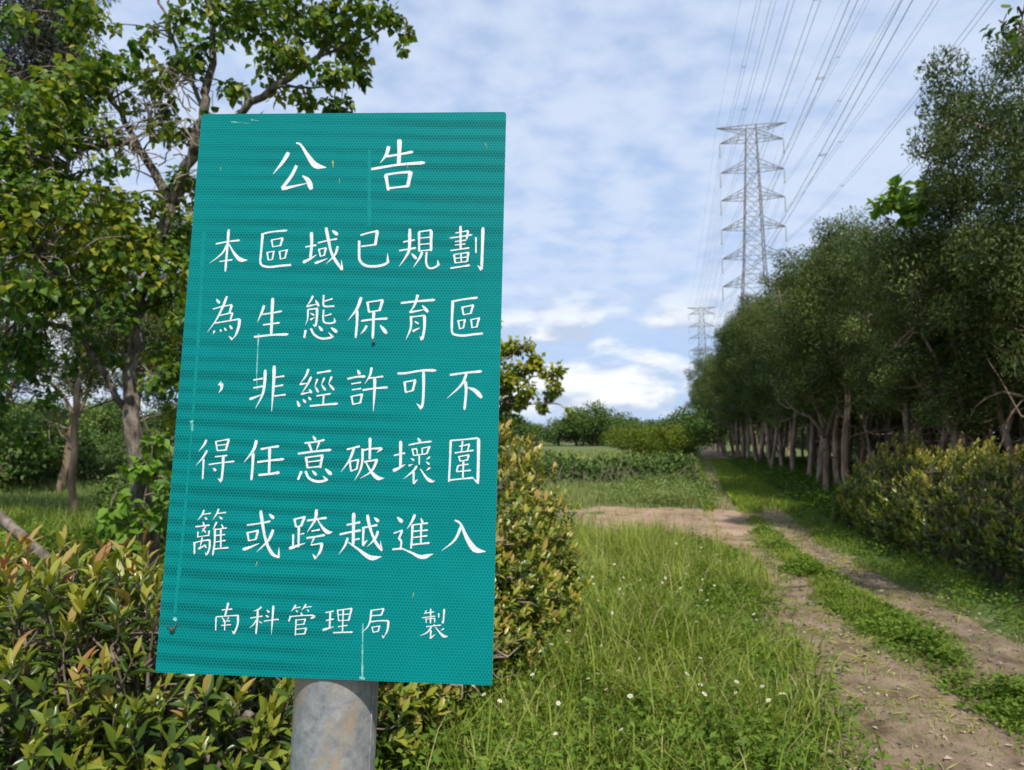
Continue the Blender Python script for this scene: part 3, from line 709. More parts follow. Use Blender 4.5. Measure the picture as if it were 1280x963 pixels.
p3.2 -40.0,-301.2 -42.2,-305.5 -45.8,-309.9|h1.9 -41.6,-305.5 -33.4,-304.0|d2.5 -39.5,-308.2 -36.6,-310.4|p3.2 -26.0,-299.9 -28.3,-303.9 -31.9,-308.0|h1.9 -27.7,-304.2 -18.2,-302.7|d2.5 -24.3,-306.8 -21.4,-309.3|d3.4 -32.4,-310.7 -30.2,-315.1|v3.1 -45.9,-315.7 -48.1,-322.9|h2.3 -46.6,-316.6 -31.5,-314.9 -14.8,-313.7|d3.6 -18.2,-314.4 -13.4,-315.1 -18.6,-318.1|v2.4 -38.2,-319.5 -38.1,-340.6|h1.9 -38.1,-320.7 -24.9,-319.1|v2.6 -25.9,-319.5 -27.6,-326.4|h1.9 -37.7,-327.1 -27.6,-325.6|h1.9 -37.4,-332.5 -22.9,-330.6|v2.9 -23.9,-330.9 -25.6,-338.4|h2.0 -37.8,-339.1 -25.3,-337.9
h2.4 0.8,-310.0 11.8,-307.6|h2.4 1.8,-320.2 12.4,-317.8|v3.3 7.3,-308.8 7.4,-330.5|t3.7 -1.8,-332.5 12.9,-327.7|v2.5 16.9,-305.8 19.1,-320.1|h2.3 16.1,-306.6 36.7,-303.4|v3.3 35.7,-303.8 32.5,-319.4|v2.4 24.6,-304.8 25.0,-334.6|h2.0 18.5,-312.5 33.5,-310.7|h2.0 18.9,-319.9 33.2,-318.5|h2.1 18.6,-327.5 31.4,-325.3|h2.8 12.7,-335.4 26.2,-334.4 38.9,-333.6
p3.5 62.4,-304.3 61.0,-319.6 57.1,-327.9 50.4,-334.2|h2.3 61.7,-305.3 79.3,-302.4|v3.0 78.7,-302.7 75.6,-311.2|h2.3 62.1,-312.1 76.2,-310.7|h2.6 61.7,-319.8 73.7,-318.1 86.2,-317.7|q3.5 85.8,-317.8 84.9,-329.6 80.1,-339.5|k3.6 80.4,-339.5 77.8,-336.0|v2.4 64.3,-326.0 66.1,-333.0|h2.0 63.8,-326.8 75.2,-324.6|v2.7 74.3,-324.9 72.7,-331.7|h2.0 65.9,-333.0 72.9,-331.4
p2.2 135.4,-302.9 133.5,-307.8|h2.0 132.8,-306.7 146.1,-304.4|h2.0 130.2,-312.6 147.7,-309.7|v2.7 141.3,-300.5 141.7,-319.3|v1.9 135.3,-313.5 136.2,-318.8|h1.8 134.9,-314.1 147.7,-312.4|v2.2 147.1,-312.5 147.3,-317.7|v2.2 152.2,-305.8 152.4,-311.5|v3.2 159.3,-300.2 159.0,-311.0 158.3,-318.0|k2.7 158.6,-318.6 156.1,-315.6|h2.0 136.2,-323.6 155.8,-320.8|d2.2 145.7,-319.9 148.4,-322.6|p2.8 143.3,-323.7 137.9,-330.6 128.2,-335.6|v2.7 142.7,-327.7 142.4,-337.4|t2.8 141.7,-338.3 148.5,-332.9|n4.4 148.2,-323.5 156.2,-332.0 161.3,-335.2 165.4,-334.4|p2.2 159.8,-325.0 155.4,-328.1"""
PROF = {'p': [(0, .8), (.12, 1.05), (.5, .8), (1, .1)], 'n': [(0, .3), (.3, .5), (.72, 1.05), (.8, 1.0), (1, .08)],
        'c': [(0, .9), (.5, .95), (1, .9)], 't': [(0, .8), (.15, 1.1), (.5, .75), (1, .25)], 'd': [(0, .2), (.35, .8), (.75, 1.0), (1, .55)],
        'h': [(0, .75), (.1, .85), (.5, .72), (.85, .95), (.95, 1.1), (1, .5)], 'v': [(0, .7), (.08, 1.1), (.5, .85), (.9, .9), (1, .6)],
        'k': [(0, 1.), (.4, .75), (1, .06)], 'x': [(0, .7), (.08, 1.05), (.5, .75), (.85, 1.0), (1, .55)],
        'q': [(0, .7), (.07, 1.1), (.6, .85), (1, .12)], 'r': [(0, .7), (.07, 1.1), (.6, .75), (1, .12)]}


def catmull(P, n):
    P = np.asarray(P, float)
    if len(P) == 2:
        t = np.linspace(0, 1, n)[:, None]
        return P[0] * (1 - t) + P[1] * t
    Q = np.vstack([2 * P[0] - P[1], P, 2 * P[-1] - P[-2]])
    out_ = []
    per = max(3, n // (len(P) - 1))
    for i in range(1, len(Q) - 2):
        t = np.linspace(0, 1, per, endpoint=False)[:, None]
        a, b, c, d = Q[i - 1], Q[i], Q[i + 1], Q[i + 2]
        out_.append(.5 * ((2 * b) + (-a + c) * t + (2 * a - 5 * b + 4 * c - d) * t ** 2 + (-a + 3 * b - 3 * c + d) * t ** 3))
    out_.append(P[-1:])
    return np.vstack(out_)


def rounded_panel():
    g = Geo()
    c, r, k = [], .004, 4
    for sx, sz, a0 in ((1, 1, 0), (-1, 1, 90), (-1, -1, 180), (1, -1, 270)):
        for i in range(k + 1):
            a = math.radians(a0 + 90 * i / k)
            c.append((sx * (SW / 2 - r) + r * math.cos(a), sz * (SH / 2 - r) + r * math.sin(a)))
    n = len(c)
    fr = [(x, 0, z) for x, z in c]; bk = [(x, ST, z) for x, z in c]
    F4 = [(i, n + i, n + (i + 1) % n, (i + 1) % n) for i in range(n)]
    me = bpy.data.meshes.new('panel')
    me.from_pydata(fr + bk, [], [tuple(range(n))[::-1], tuple(range(n, 2 * n))] + F4)
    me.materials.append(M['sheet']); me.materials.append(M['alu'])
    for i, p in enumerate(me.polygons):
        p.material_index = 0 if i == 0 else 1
    me.update()
    return me


sign_rot = SIGN_R.to_4x4()
PR = .057                                        # post radius
post_local = Vector((.004, ST + PR + .0005, 0))
post_base = SIGN_C + SIGN_R @ (post_local + Vector((0, 0, -(SIGN_C.z + .12))))
sign = thing('notice_sign', 'teal green Chinese notice board on a galvanised steel post', 'sign', post_base)


def sign_part(name, me, parent=None, local=Vector((0, 0, 0))):
    o = link(name, me)
    o.parent = parent or sign
    if parent is None:
        o.matrix_local = Matrix.Translation(SIGN_C - Vector(post_base)) @ sign_rot @ Matrix.Translation(local)
    else:
        o.location = local
    return o


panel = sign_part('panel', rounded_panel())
# each written character is its own piece of white film
for gi, line in enumerate(GLYPHS.strip().split('\n')):
    V, F, lift = [], [], 0
    for k, s in enumerate(line.split('|')):
        a = s.split()
        T, w = a[0][0], float(a[0][1:])
        P = np.array([[float(q) for q in b.split(',')] for b in a[1:]]) / 1000
        C_ = catmull(P, 14)
        d = np.gradient(C_, axis=0); d = norm(d)
        nn = np.stack([-d[:, 1], d[:, 0]], -1)
        s_ = np.concatenate([[0], np.cumsum(np.linalg.norm(np.diff(C_, axis=0), axis=1))]); s_ /= s_[-1]
        pw = np.array(PROF[T])
        hw = np.interp(s_, pw[:, 0], pw[:, 1]) * w / 2000 * (.87 if gi < 32 else .80)
        y = -.00025 - .00003 * k
        A = C_ + nn * hw[:, None]; B = C_ - nn * hw[:, None]
        base = len(V)
        for q in range(len(C_)):
            V += [(A[q, 0], y, A[q, 1]), (B[q, 0], y, B[q, 1])]
        F += [(base + 2 * q, base + 2 * q + 1, base + 2 * q + 3, base + 2 * q + 2) for q in range(len(C_) - 1)]
    sign_part('character', make_mesh('character', np.array(V), np.array(F), M['print']), panel)


def decal(name, pts, w0, w1, mat, y=-.00018, n=8):
    C_ = catmull(np.array(pts) / 1000, n)
    d = norm(np.gradient(C_, axis=0)); nn = np.stack([-d[:, 1], d[:, 0]], -1)
    hw = np.linspace(w0, w1, len(C_)) / 2000 * (1 + .25 * np.sin(np.arange(len(C_)) * 2.3))
    A = C_ + nn * hw[:, None]; B = C_ - nn * hw[:, None]
    V = []
    for q in range(len(C_)):
        V += [(A[q, 0], y, A[q, 1]), (B[q, 0], y, B[q, 1])]
    F = [(2 * q, 2 * q + 1, 2 * q + 3, 2 * q + 2) for q in range(len(C_) - 1)]
    return sign_part(name, make_mesh(name, np.array(V), np.array(F), mat), panel)


decal('drip_streak', [(51.8, -322), (53, -360), (54.4, -390)], 1.6, 2.6, M['drip_glint'])
decal('drip_streak', [(28.6, 338), (31, 280), (34, 222)], 4.5, 5.5, M['drip'])
decal('drip_streak', [(-207, 214), (-203, 70), (-201.5, -62)], 6, 3.5, M['drip'])
decal('drip_streak', [(-201.5, -74), (-202, -200), (-204.5, -318)], 2.5, 5, M['drip'])
decal('drip_streak', [(-116.2, 66), (-115, 10), (-112.5, -14)], 2.2, 1.0, M['drip_glint'])
decal('drip_blob', [(-203, -58), (-201.5, -66), (-200.5, -73)], 5, 2.5, M['drip_glint'], -.0003)
decal('drip_blob', [(-206, -324), (-203.5, -325), (-201, -326)], 4.5, 4.5, M['drip_glint'], -.0003)
decal('drip_blob', [(50.5, -391), (54.5, -391.4), (58, -391.6)], 3.2, 3.2, M['drip_glint'], -.0003)
for a, b, w in (((-24.5, 321), (-22.8, 311), 2.6), ((-13, 294), (-12.6, 287), .9), ((-190, 312), (-189, 306), .9), ((83, 317), (86, 309), 1.2),
                ((196, 347), (199, 339), .9), ((118, -281), (116.5, -287), 1.2), ((-96, -247), (-98, -253), 1.4)):
    decal('stuck_flake', [a, b], w, w * .3, M['flake'], -.0004, 5)
for a, b in (((-180, 382), (-150, 379)), ((-150, 385), (-138, 383))):  # bright specular flecks near the top edge, painted on as pale strips
    decal('painted_glint', [a, b], 1.5, .6, M['drip_glint'], -.0002, 5)

# bolt heads stay hidden under the sheet; the post stands behind with a welded seam and a cap
g = Geo()
zb, ztop = -(SIGN_C.z + .12), SH / 2 - .03
zs = np.linspace(zb, ztop, 24)
g.tube([(0, 0, z) for z in zs], PR, 48, True)
pm = g.mesh('post', M['galv'], True)
post = sign_part('post', pm, None, post_local)
g = Geo()
a = math.radians(-18)
g.tube([((PR + .0006) * math.cos(a), (PR + .0006) * math.sin(a), z) for z in np.linspace(zb, ztop - .01, 12)], .0012, 6, True)
sign_part('weld_seam', g.mesh('weld_seam', M['galv'], True), post)
for zz in (.30, -.30):
    g = Geo()
    th = np.linspace(0, 2 * PI, 40)
    V = []; r0, r1 = PR + .0004, PR + .0035
    for t in th[:-1]:
        for r_, z_ in ((r0, -.014), (r1, -.014), (r1, .014), (r0, .014)):
            V.append((r_ * math.cos(t), r_ * math.sin(t), z_))
    n = len(th) - 1
    F = []
    for i in range(n):
        j = (i + 1) % n
        for q in range(4):
            F.append((4 * i + q, 4 * i + (q + 1) % 4, 4 * j + (q + 1) % 4, 4 * j + q))
    # the clamp ring is cut where the sheet passes in front of it
    V = np.array(V); V[:, 1] = np.maximum(V[:, 1], -PR - .0003)
    sign_part('clamp', make_mesh('clamp', V, np.array(F), M['alu']), post, Vector((0, 0, zz)))


def beetle(name, label, at_mm, s, parts):
    o = thing(name, label, 'insect')
    o.matrix_world = Matrix.Translation(SIGN_C) @ sign_rot @ Matrix.Translation((at_mm[0] / 1000, -.001, at_mm[1] / 1000))
    for nm, pts, rad in parts:
        g_ = Geo()
        g_.tube(np.array(pts) * s, np.array(rad) * s, 8)
        link(nm, g_.mesh(nm, M['dropping'], True), o)


beetle('dried_insect', 'dried brown insect remains at the lower left corner of the notice board', (-206, -337), .001, [
    ('body', [(-3, -1, 0), (-1, -2, -1), (2, -2, -2.5), (4, -1, -2)], [.6, 1.7, 1.9, .6]),
    ('leg', [(-3, -1, 0), (-5, -1.6, 2), (-7, -.6, 3.6)], [.5, .4, .9]),
    ('leg', [(3, -1, -1), (4, -1.8, 2), (5.5, -.8, 5)], [.5, .5, 1.0]),
    ('wing', [(0, -2, -1.5), (3, -2.6, .4), (5, -2, 1)], [.4, 1.0, .2])])
beetle('ladybird', 'tiny dark red beetle under the third line of the notice board', (48.5, 55), .001, [
    ('body', [(0, -.6, 2.4), (0, -1.2, 1), (0, -1.2, -1), (0, -.6, -2.2)], [.5, 2.0, 2.0, .6]),
    ('leg', [(1.5, -1, 0), (3.2, -.3, -.6)], [.3, .2]), ('leg', [(-1.5, -1, 0), (-3.2, -.3, -.6)], [.3, .2])])

# ------------------------------------------------------------------ transmission towers and lines
T1 = np.array([45.6, 132.0]); T2 = np.array([87.3, 325.0]); T0 = np.array([3.0, -61.0])
line_dir = norm((T2 - T1)[None])[0]
ANG = math.atan2(-line_dir[0], line_dir[1])
ARMZ = [57.5, 51.7, 46.3, 40.6, 35.0, 29.7]
ARM = 5.8
tower = thing('transmission_tower', 'tall lattice power pylon with six crossarms, the nearer and larger one', 'pylon', (T1[0], T1[1], 0), 'lattice power pylons')
tower.rotation_euler = (0, 0, ANG)


def half(z):           # half width of the tower body
    return np.interp(z, [0, 20, 34, 60.4], [4.8, 2.8, 1.85, .9])


for sx in (-1, 1):
    for sy in (-1, 1):
        g = Geo()
        zs = np.array([-.2, 10, 20, 27, 34, 46, 60.4])
        g.tube([(sx * half(z), sy * half(z), z) for z in zs], np.interp(zs, [0, 58], [.12, .07]), 5)
        link('leg', g.mesh('leg', M['steel']), tower)
g = Geo()
levels = [0, 6, 11.5, 16.5, 21, 25.5, 29.7, 32.4, 35.0, 37.8, 40.6, 43.4, 46.3, 48.8, 51.7, 54.6, 57.5, 60.4]
for a, b in zip(levels[:-1], levels[1:]):
    ha, hb = half(a), half(b)
    for k in range(4):
        c0 = [(-1, -1), (1, -1), (1, 1), (-1, 1)][k]; c1 = [(-1, -1), (1, -1), (1, 1), (-1, 1)][(k + 1) % 4]
        for p, q in ((c0, c1), (c1, c0)):
            g.tube([(p[0] * ha, p[1] * ha, a), (q[0] * hb, q[1] * hb, b)], .045, 4, False)
        g.tube([(c0[0] * hb, c0[1] * hb, b), (c1[0] * hb, c1[1] * hb, b)], .045, 4, False)
link('bracing', g.mesh('bracing', M['steel']), tower)
for zi, z in enumerate(ARMZ):
    for s in (-1, 1):
        g = Geo()
        h0, h1 = half(z), half(z + 1.9)
        tip = (s * ARM, 0, z)
        for sy in (-1, 1):
            g.tube([(s * h0, sy * h0, z + .1), tip], .06, 4, False)
            g.tube([(s * h1, sy * h1, z + 1.9), tip], .065, 4, False)
            for t0, t1 in ((.0, .3), (.3, .6), (.6, .85)):
                lo = lambda t: (s * (h0 + (ARM - h0) * t), sy * h0 * (1 - t), z + .1 * (1 - t))
                hi = lambda t: (s * (h1 + (ARM - h1) * t), sy * h1 * (1 - t), z + 1.9 * (1 - t))
                g.tube([lo(t0), hi(t1)], .04, 4, False); g.tube([hi(t1), lo(t1)], .04, 4, False)
        link('crossarm', g.mesh('crossarm', M['steel']), tower)
        g = Geo()
        zz = np.linspace(z - .1, z - 2.6, 19)
        g.tube([(s * ARM, 0, q) for q in zz], np.where(np.arange(19) % 2, .15, .07), 8)
        g.tube([(s * ARM, -.5, z - 2.68), (s * ARM, .5, z - 2.68)], .06, 5)
        link('insulator', g.mesh('insulator', M['insulator']), tower)
g = Geo()
for sy in (-1, 1):
    h = half(60.4)
    g.tube([(-6.4, 0, 60.6), (-h, sy * h, 60.4), (h, sy * h, 60.4), (6.4, 0, 60.6)], .08, 4)
    g.tube([(-6.4, 0, 60.6), (-h, sy * h, 59.2)], .06, 4, False); g.tube([(6.4, 0, 60.6), (h, sy * h, 59.2)], .06, 4, False)
    for s in (-1, 1):
        for t0, t1 in ((0, .3), (.3, .6), (.6, .85)):
            g.tube([(s * (h + (6.4 - h) * t0), sy * h * (1 - t0), 59.2 + 1.4 * t0), (s * (h + (6.4 - h) * t1), sy * h * (1 - t1), 60.4 + .2 * t1)], .04, 4, False)
link('top_beam', g.mesh('top_beam', M['steel']), tower)


def copy_tree(o, parent=None):
    c = o.copy(); col.objects.link(c); c.parent = parent
    for ch in list(o.children):
        copy_tree(ch, c)
    return c


t2 = copy_tree(tower)
t2.location = (T2[0], T2[1], 0)
t2['label'] = 'lattice power pylon farther off, smaller, lower beside the tree tops'

perp = np.array([line_dir[1], -line_dir[0]])
ORD = ['top', 'second', 'third', 'fourth', 'fifth', 'lowest']


def wire_run(label, side, off, z, sag, twin):
    o = thing('power_line', label, 'power line', (T1[0] + perp[0] * side * off, T1[1] + perp[1] * side * off, z), 'power lines between the pylons')
    base = np.array(o.location)
    for k in ((-1, 1) if twin else (0,)):
        g = Geo()
        for A, B in ((T0, T1), (T1, T2)):
            t = np.linspace(0, 1, 40)[:, None]
            P = np.hstack([A + (B - A) * t + perp * (side * off + .22 * k), z - 4 * sag * t * (1 - t)])
            g.tube(P - base, .019 if twin else .014, 5, False)
        link('wire', g.mesh('wire', M['wire']), o)
    if twin:
        for t in (.55, .78):
            P = T0 + (T1 - T0) * t + perp * side * off
            zz = z - 4 * sag * t * (1 - t)
            g = Geo()
            a, b = perp * .30, line_dir * .12
            for q in (-1, 1):
                g.tube([(*(P - perp * .27 + b * q), zz), (*(P + perp * .27 + b * q), zz)], .022, 5)
            link('spacer', g.mesh('spacer', M['wire'], base=base), o)


for s, nm in ((-1, 'left'), (1, 'right')):
    for i, z in enumerate(ARMZ):
        wire_run(f'twin power line hung from the {nm} end of the {ORD[i]} crossarm', s, ARM, z - 2.7, 6.8, True)
    wire_run(f'thin single wire from the {nm} tip of the top beam of the pylons', s, 6.4, 60.6, 5.0, False)

# ------------------------------------------------------------------ plantation trees right of the track
def limb_path(p0, d0, length, n, rng, bend=.25, up=.1):
    P = [np.asarray(p0, float)]
    d = norm(np.asarray(d0, float)[None])[0]
    for i in range(n):
        d = norm((d + rng.normal(size=3) * bend / math.sqrt(n) * 1.4 + np.array([0, 0, up / n]))[None])[0]
        P.append(P[-1] + d * length / n)
    return np.array(P)


def plantation_tree(seed, height, crown_lo, crown_r, nleaf, fork):
    """local coordinates, base at the origin; returns trunk mesh, crown mesh"""
    rng = np.random.default_rng(seed)
    gt = Geo()
    trunk = limb_path((0, 0, -.15), (rng.normal() * .06, rng.normal() * .06, 1), fork + .15, 7, rng, .16, .5)
    r0 = (.06 + .03 * rng.uniform()) * height / 7.0
    gt.tube(trunk, np.linspace(r0 * 1.25, r0 * .85, len(trunk)) * np.r_[1.35, np.ones(len(trunk) - 1)], 9, True, .5, .10, rng)
    ends = []
    nl = int(rng.integers(3, 5))
    a0 = rng.uniform(0, 2 * PI)
    for k in range(nl):
        a = a0 + k * 2 * PI / nl + rng.normal() * .3
        tilt = rng.uniform(.18, .55) if k else .08
        L_ = height * rng.uniform(.42, .58) if k == 0 else height * rng.uniform(.30, .48)
        st = trunk[-1] if k < 2 else trunk[-2] * .6 + trunk[-1] * .4
        P = limb_path(st, (math.cos(a) * tilt, math.sin(a) * tilt, 1), L_, 7, rng, .38, .3)
        gt.tube(P, np.linspace(r0 * .68, .02, len(P)), 7, True, .5, .08, rng)
        for j in (2, 3, 4, 5, 6, 7):
            for _ in range(2):
                b = rng.uniform(0, 2 * PI)
                Q = limb_path(P[j], (math.cos(b), math.sin(b), rng.uniform(-.1, .7)), rng.uniform(.5, 1.3) * crown_r * .55, 4, rng, .4, .2)
                gt.tube(Q, np.linspace(.022, .006, len(Q)), 5, False)
                ends.append(Q[-1]); ends.append(Q[-2])
    # low dead side branches
    for _ in range(5):
        b = rng.uniform(0, 2 * PI); z = rng.uniform(.4, .95)
        i = min(int(z * 7), 6)
        Q = limb_path(trunk[i + 1], (math.cos(b), math.sin(b), .35), rng.uniform(.6, 1.5), 5, rng, .5, .1)
        gt.tube(Q, np.linspace(.02, .005, len(Q)), 5, False)
    # clump centres fill an uneven egg
    n_c = 84
    zc = rng.beta(1.5, 1.5, n_c)
    prof = np.interp(zc, [0, .12, .4, .7, .9, 1], [.6, .92, 1.0, .95, .72, .35])
    a = rng.uniform(0, 2 * PI, n_c)
    lobes = 1 + .28 * np.sin(2 * a + seed) + .18 * np.sin(3 * a + 2 * seed + zc * 5)
    rr = crown_r * prof * lobes * np.sqrt(rng.uniform(.18, 1, n_c))
    C_ = np.stack([rr * np.cos(a), rr * np.sin(a), crown_lo + (height - crown_lo) * zc], -1)
    C_[:, :2] += trunk[-1][:2]
    C_ = np.vstack([C_, np.array(ends)[rng.permutation(len(ends))[:50]]])
    pk = np.r_[np.full(n_c, 1.0), np.full(len(C_) - n_c, .35)]
    k = rng.choice(len(C_), nleaf, p=pk / pk.sum())
    cr = np.r_[rng.uniform(.30, .60, n_c), rng.uniform(.16, .30, len(C_) - n_c)]
    off = rnd_dirs(nleaf, rng) * (rng.uniform(.1, 1, nleaf) ** .42)[:, None] * cr[k][:, None] * np.array([1, 1, .78])
    P = C_[k] + off
    D = norm(off) * .35 + np.array([0, 0, .1]) + rng.normal(size=(nleaf, 3)) * .8
    U = norm(off) * 1.0 + np.array([0, 0, .5]) + rng.normal(size=(nleaf, 3)) * .4
    S = rng.uniform(.055, .108, nleaf)
    V, F = leaves(leaf_quick(.36), P, D, U, S, rng)
    ct = rng.uniform(0, 1, len(C_))
    tint = np.clip(.5 * ct[k] + .5 * rng.uniform(0, 1, nleaf), 0, 1)
    gt_m = gt.mesh('trunk', M['bark_pale'], True)
    cm = make_mesh('crown', V, F, M['paperbark'], np.repeat(tint, 4))
    return gt_m, cm


PT = [plantation_tree(11, 7.0, 2.3, 1.55, 36000, 2.3), plantation_tree(12, 7.6, 2.6, 1.45, 36000, 1.7),
      plantation_tree(13, 6.6, 2.2, 1.6, 34000, 2.6), plantation_tree(14, 8.0, 2.7, 1.5, 36000, 2.0),
      plantation_tree(15, 7.2, 2.5, 1.35, 32000, 2.9)]
rngp = np.random.default_rng(5)


def tree_line(d):
    return np.interp(d, [-10, 4, 8.5, 20, 33, 45, 84, 120], [6.0, 5.95, 6.1, 8.7, 11.8, 14.8, 23.6, 31.7])


n_tree = 0
SHARED = 'pale-trunked plantation tree among the dense dark rows right of the dirt track'
NTH = ['first', 'second', 'third', 'fourth', 'fifth', 'sixth', 'seventh', 'eighth', 'ninth', 'tenth', 'eleventh', 'twelfth', 'thirteenth', 'fourteenth', 'fifteenth', 'sixteenth', 'seventeenth', 'eighteenth']


def place_tree(proto, x, y, s, rz, label, tiltx=0.0, tilty=0.0, slim=.97):
    tm, cm = PT[proto]
    o = thing('plantation_tree', label, 'tree', (x, y, float(ground_h(x, y)) * (1 if y < 60 else 0)), 'plantation trees right of the track')
    o.rotation_euler = (tiltx, tilty, rz); o.scale = (s * slim, s * slim, s)
    link('trunk', tm, o); link('crown', cm, o)
    return o


front = []
d = -4.0
while d < 95:
    step = rngp.uniform(1.3, 2.5) * (1 if d < 45 else 1.5)
    front.append(d); d += step
rows = []
for r in range(7):
    for d in front:
        if r >= 3 and (d > 50 or d < 2): continue
        if r >= 1 and d > 70: continue
        yy = d + rngp.uniform(-.4, .4) + .5 * (r % 2)
        xx = tree_line(yy) + r * 2.0 + rngp.uniform(-.55, .55)
        rows.append((r, xx, yy))
for r, xx, yy in rows:
    if r == 0 and 6.9 < yy < 9.6:
        continue
    s = np.interp(yy, [-5, 9, 12.5, 16, 20, 33, 45, 84], [.86, .74, .69, .93, 1.05, 1.08, 1.10, 1.14]) * rngp.uniform(.88, 1.08)
    if r == 0 and yy < 7: s *= .95
    lab = SHARED
    if r == 0 and 9.6 <= yy < 32:
        lab = f'{NTH[n_tree]} front-row plantation tree along the track beyond the hedge, counted from the nearest'; n_tree += 1
    place_tree(int(rngp.integers(0, 5)), xx, yy, s, rngp.uniform(0, 2 * PI), lab, rngp.normal() * .05, rngp.normal() * .05)
place_tree(0, 6.4, 8.6, 1.0, 1.1, 'nearest thick-trunked plantation tree behind the hedge at the right edge', 0, .03, .72)
place_tree(3, 7.0, 9.6, .88, 4.0, 'second plantation tree behind the hedge, its crown leaning towards the track', 0, -.02, .72)

# a leafy broad-leaved sapling that pokes out of the row, and a twig overhead
def cluster_tree(name, label, cat, base, paths, blobs, leaf_t, size, mat, bark, seed, group=None, flat=.5, n_leaf_obj=0, catkins=0):
    """explicit limbs (lists of world points with radii) and foliage blobs (centre, radius, count)"""
    rng = np.random.default_rng(seed)
    base = np.asarray(base, float)
    o = thing(name, label, cat, base, group)
    g_ = Geo()
    nodes = []
    for P, r0, r1 in paths:
        Q = catmull(np.array(P), 16)
        Q[1:-1] += rng.normal(size=Q[1:-1].shape) * min(.02, r0 * .25)
        g_.tube(Q, np.linspace(r0, r1, len(Q)), 9 if r0 > .04 else 6, True, .5, .10, rng)
        nodes.append(Q)
    nodes = np.vstack(nodes)
    PP, DD, TT = [], [], []
    for c, rad, cnt, tn in blobs:
        c = np.asarray(c, float); rad = np.broadcast_to(np.asarray(rad, float), (3,))
        # twigs from the nearest limb out to sub-clumps
        ns = max(2, int(cnt / 34))
        sub = c + rnd_dirs(ns, rng) * (rng.uniform(.1, 1, ns) ** .5)[:, None] * rad
        for s_ in sub:
            j = np.argmin(np.linalg.norm(nodes - s_, axis=1))
            a_ = nodes[j]
            mid_ = (a_ + s_) / 2 + rng.normal(size=3) * .08 * np.linalg.norm(s_ - a_) + np.array([0, 0, .05])
            tw = catmull([a_, mid_, s_], 8)
            g_.tube(tw, np.linspace(.011, .003, len(tw)), 4, False)
        kk = rng.integers(0, ns, cnt)
        off = rnd_dirs(cnt, rng) * (rng.uniform(.05, 1, cnt) ** .6)[:, None] * (.34 * rad.mean() + .05)
        PP.append(sub[kk] + off)
        DD.append(norm(off) * .6 + np.array([0, 0, -.55]) + rng.normal(size=(cnt, 3)) * .5)
        TT.append(np.clip(tn + rng.normal(size=cnt) * .2 + (rng.uniform(-.12, .12, ns))[kk], 0, 1))
    P = np.vstack(PP); D = np.vstack(DD); T = np.concatenate(TT)
    n = len(P)
    U = np.array([0, -.25, 1.0]) + rng.normal(size=(n, 3)) * flat
    S = rng.uniform(size[0], size[1], n)
    link('trunk', g_.mesh('trunk', bark, True, base), o)
    finish_leaves(o, base, leaf_t, P, D, U, S, T, mat, rng, n_leaf_obj, 'crown')
    if catkins:
        gk = Geo()
        idx = rng.permutation(n)[:catkins]
        for i in idx:
            d_ = norm((rng.normal(size=3) * np.array([1, 1, .5]) + np.array([0, 0, .5]))[None])[0]
            q = catmull([P[i], P[i] + d_ * .05 + np.array([0, 0, .01]), P[i] + d_ * .10 + np.array([0, 0, -.01])], 5)
            gk.tube(q, np.linspace(.0055, .002, len(q)), 5, False, rng.uniform())
        tag(link('flower_spikes', gk.mesh('flower_spikes', M['catkin'], True, base), o), kind='stuff')
    return o


def finish_leaves(o, base, tmpl, P, D, U, S, T, mat, rng, n_obj, name):
    """the leaves that show largest become objects of their own, the rest one part"""
    n = len(P)
    chosen = np.zeros(n, bool)
    if n_obj:
        px, py, dd = project(P)
        vis = (px > 2) & (px < 1278) & (py > 2) & (py < 961)
        vis &= ~((px > 200) & (px < 628) & (py > 140) & (py < 850) & (dd > 1.1))
        # a rough screen-cell depth test: keep leaves near the front of the mass
        cell = (px // 14).astype(int) * 1000 + (py // 14).astype(int)
        order = np.argsort(dd)
        seen = {}
        keep = []
        for i in order:
            if not vis[i]: continue
            c = seen.get(cell[i], 0)
            if c < 1:
                seen[cell[i]] = c + 1
                keep.append(i)
        keep = np.array(keep)
        keep = keep[np.argsort(-(S[keep] / dd[keep]))[:n_obj]]
        chosen[keep] = True
        V0, F0 = tmpl
        nb = 10
        protos = [make_mesh('leaf', V0, F0, mat, np.full(len(V0), (b + .5) / nb), True) for b in range(nb)]
        a, b, c = frames(D[keep], U[keep], rng)
        for j, i in enumerate(keep):
            me = protos[min(nb - 1, int(T[i] * nb))]
            lf = link('leaf', me, o)
            s = S[i]; q = P[i] - base
            lf.matrix_local = Matrix(((a[j, 0] * s, b[j, 0] * s, c[j, 0] * s, q[0]), (a[j, 1] * s, b[j, 1] * s, c[j, 1] * s, q[1]),
                                      (a[j, 2] * s, b[j, 2] * s, c[j, 2] * s, q[2]), (0, 0, 0, 1)))
    r = ~chosen
    V, F = leaves(tmpl, P[r], D[r], U[r], S[r], rng)
    ob = link(name, make_mesh(name, V - base, F, mat, np.repeat(T[r], len(tmpl[0])), True), o)
    if n_obj:
        ob['kind'] = 'stuff'
    return ob


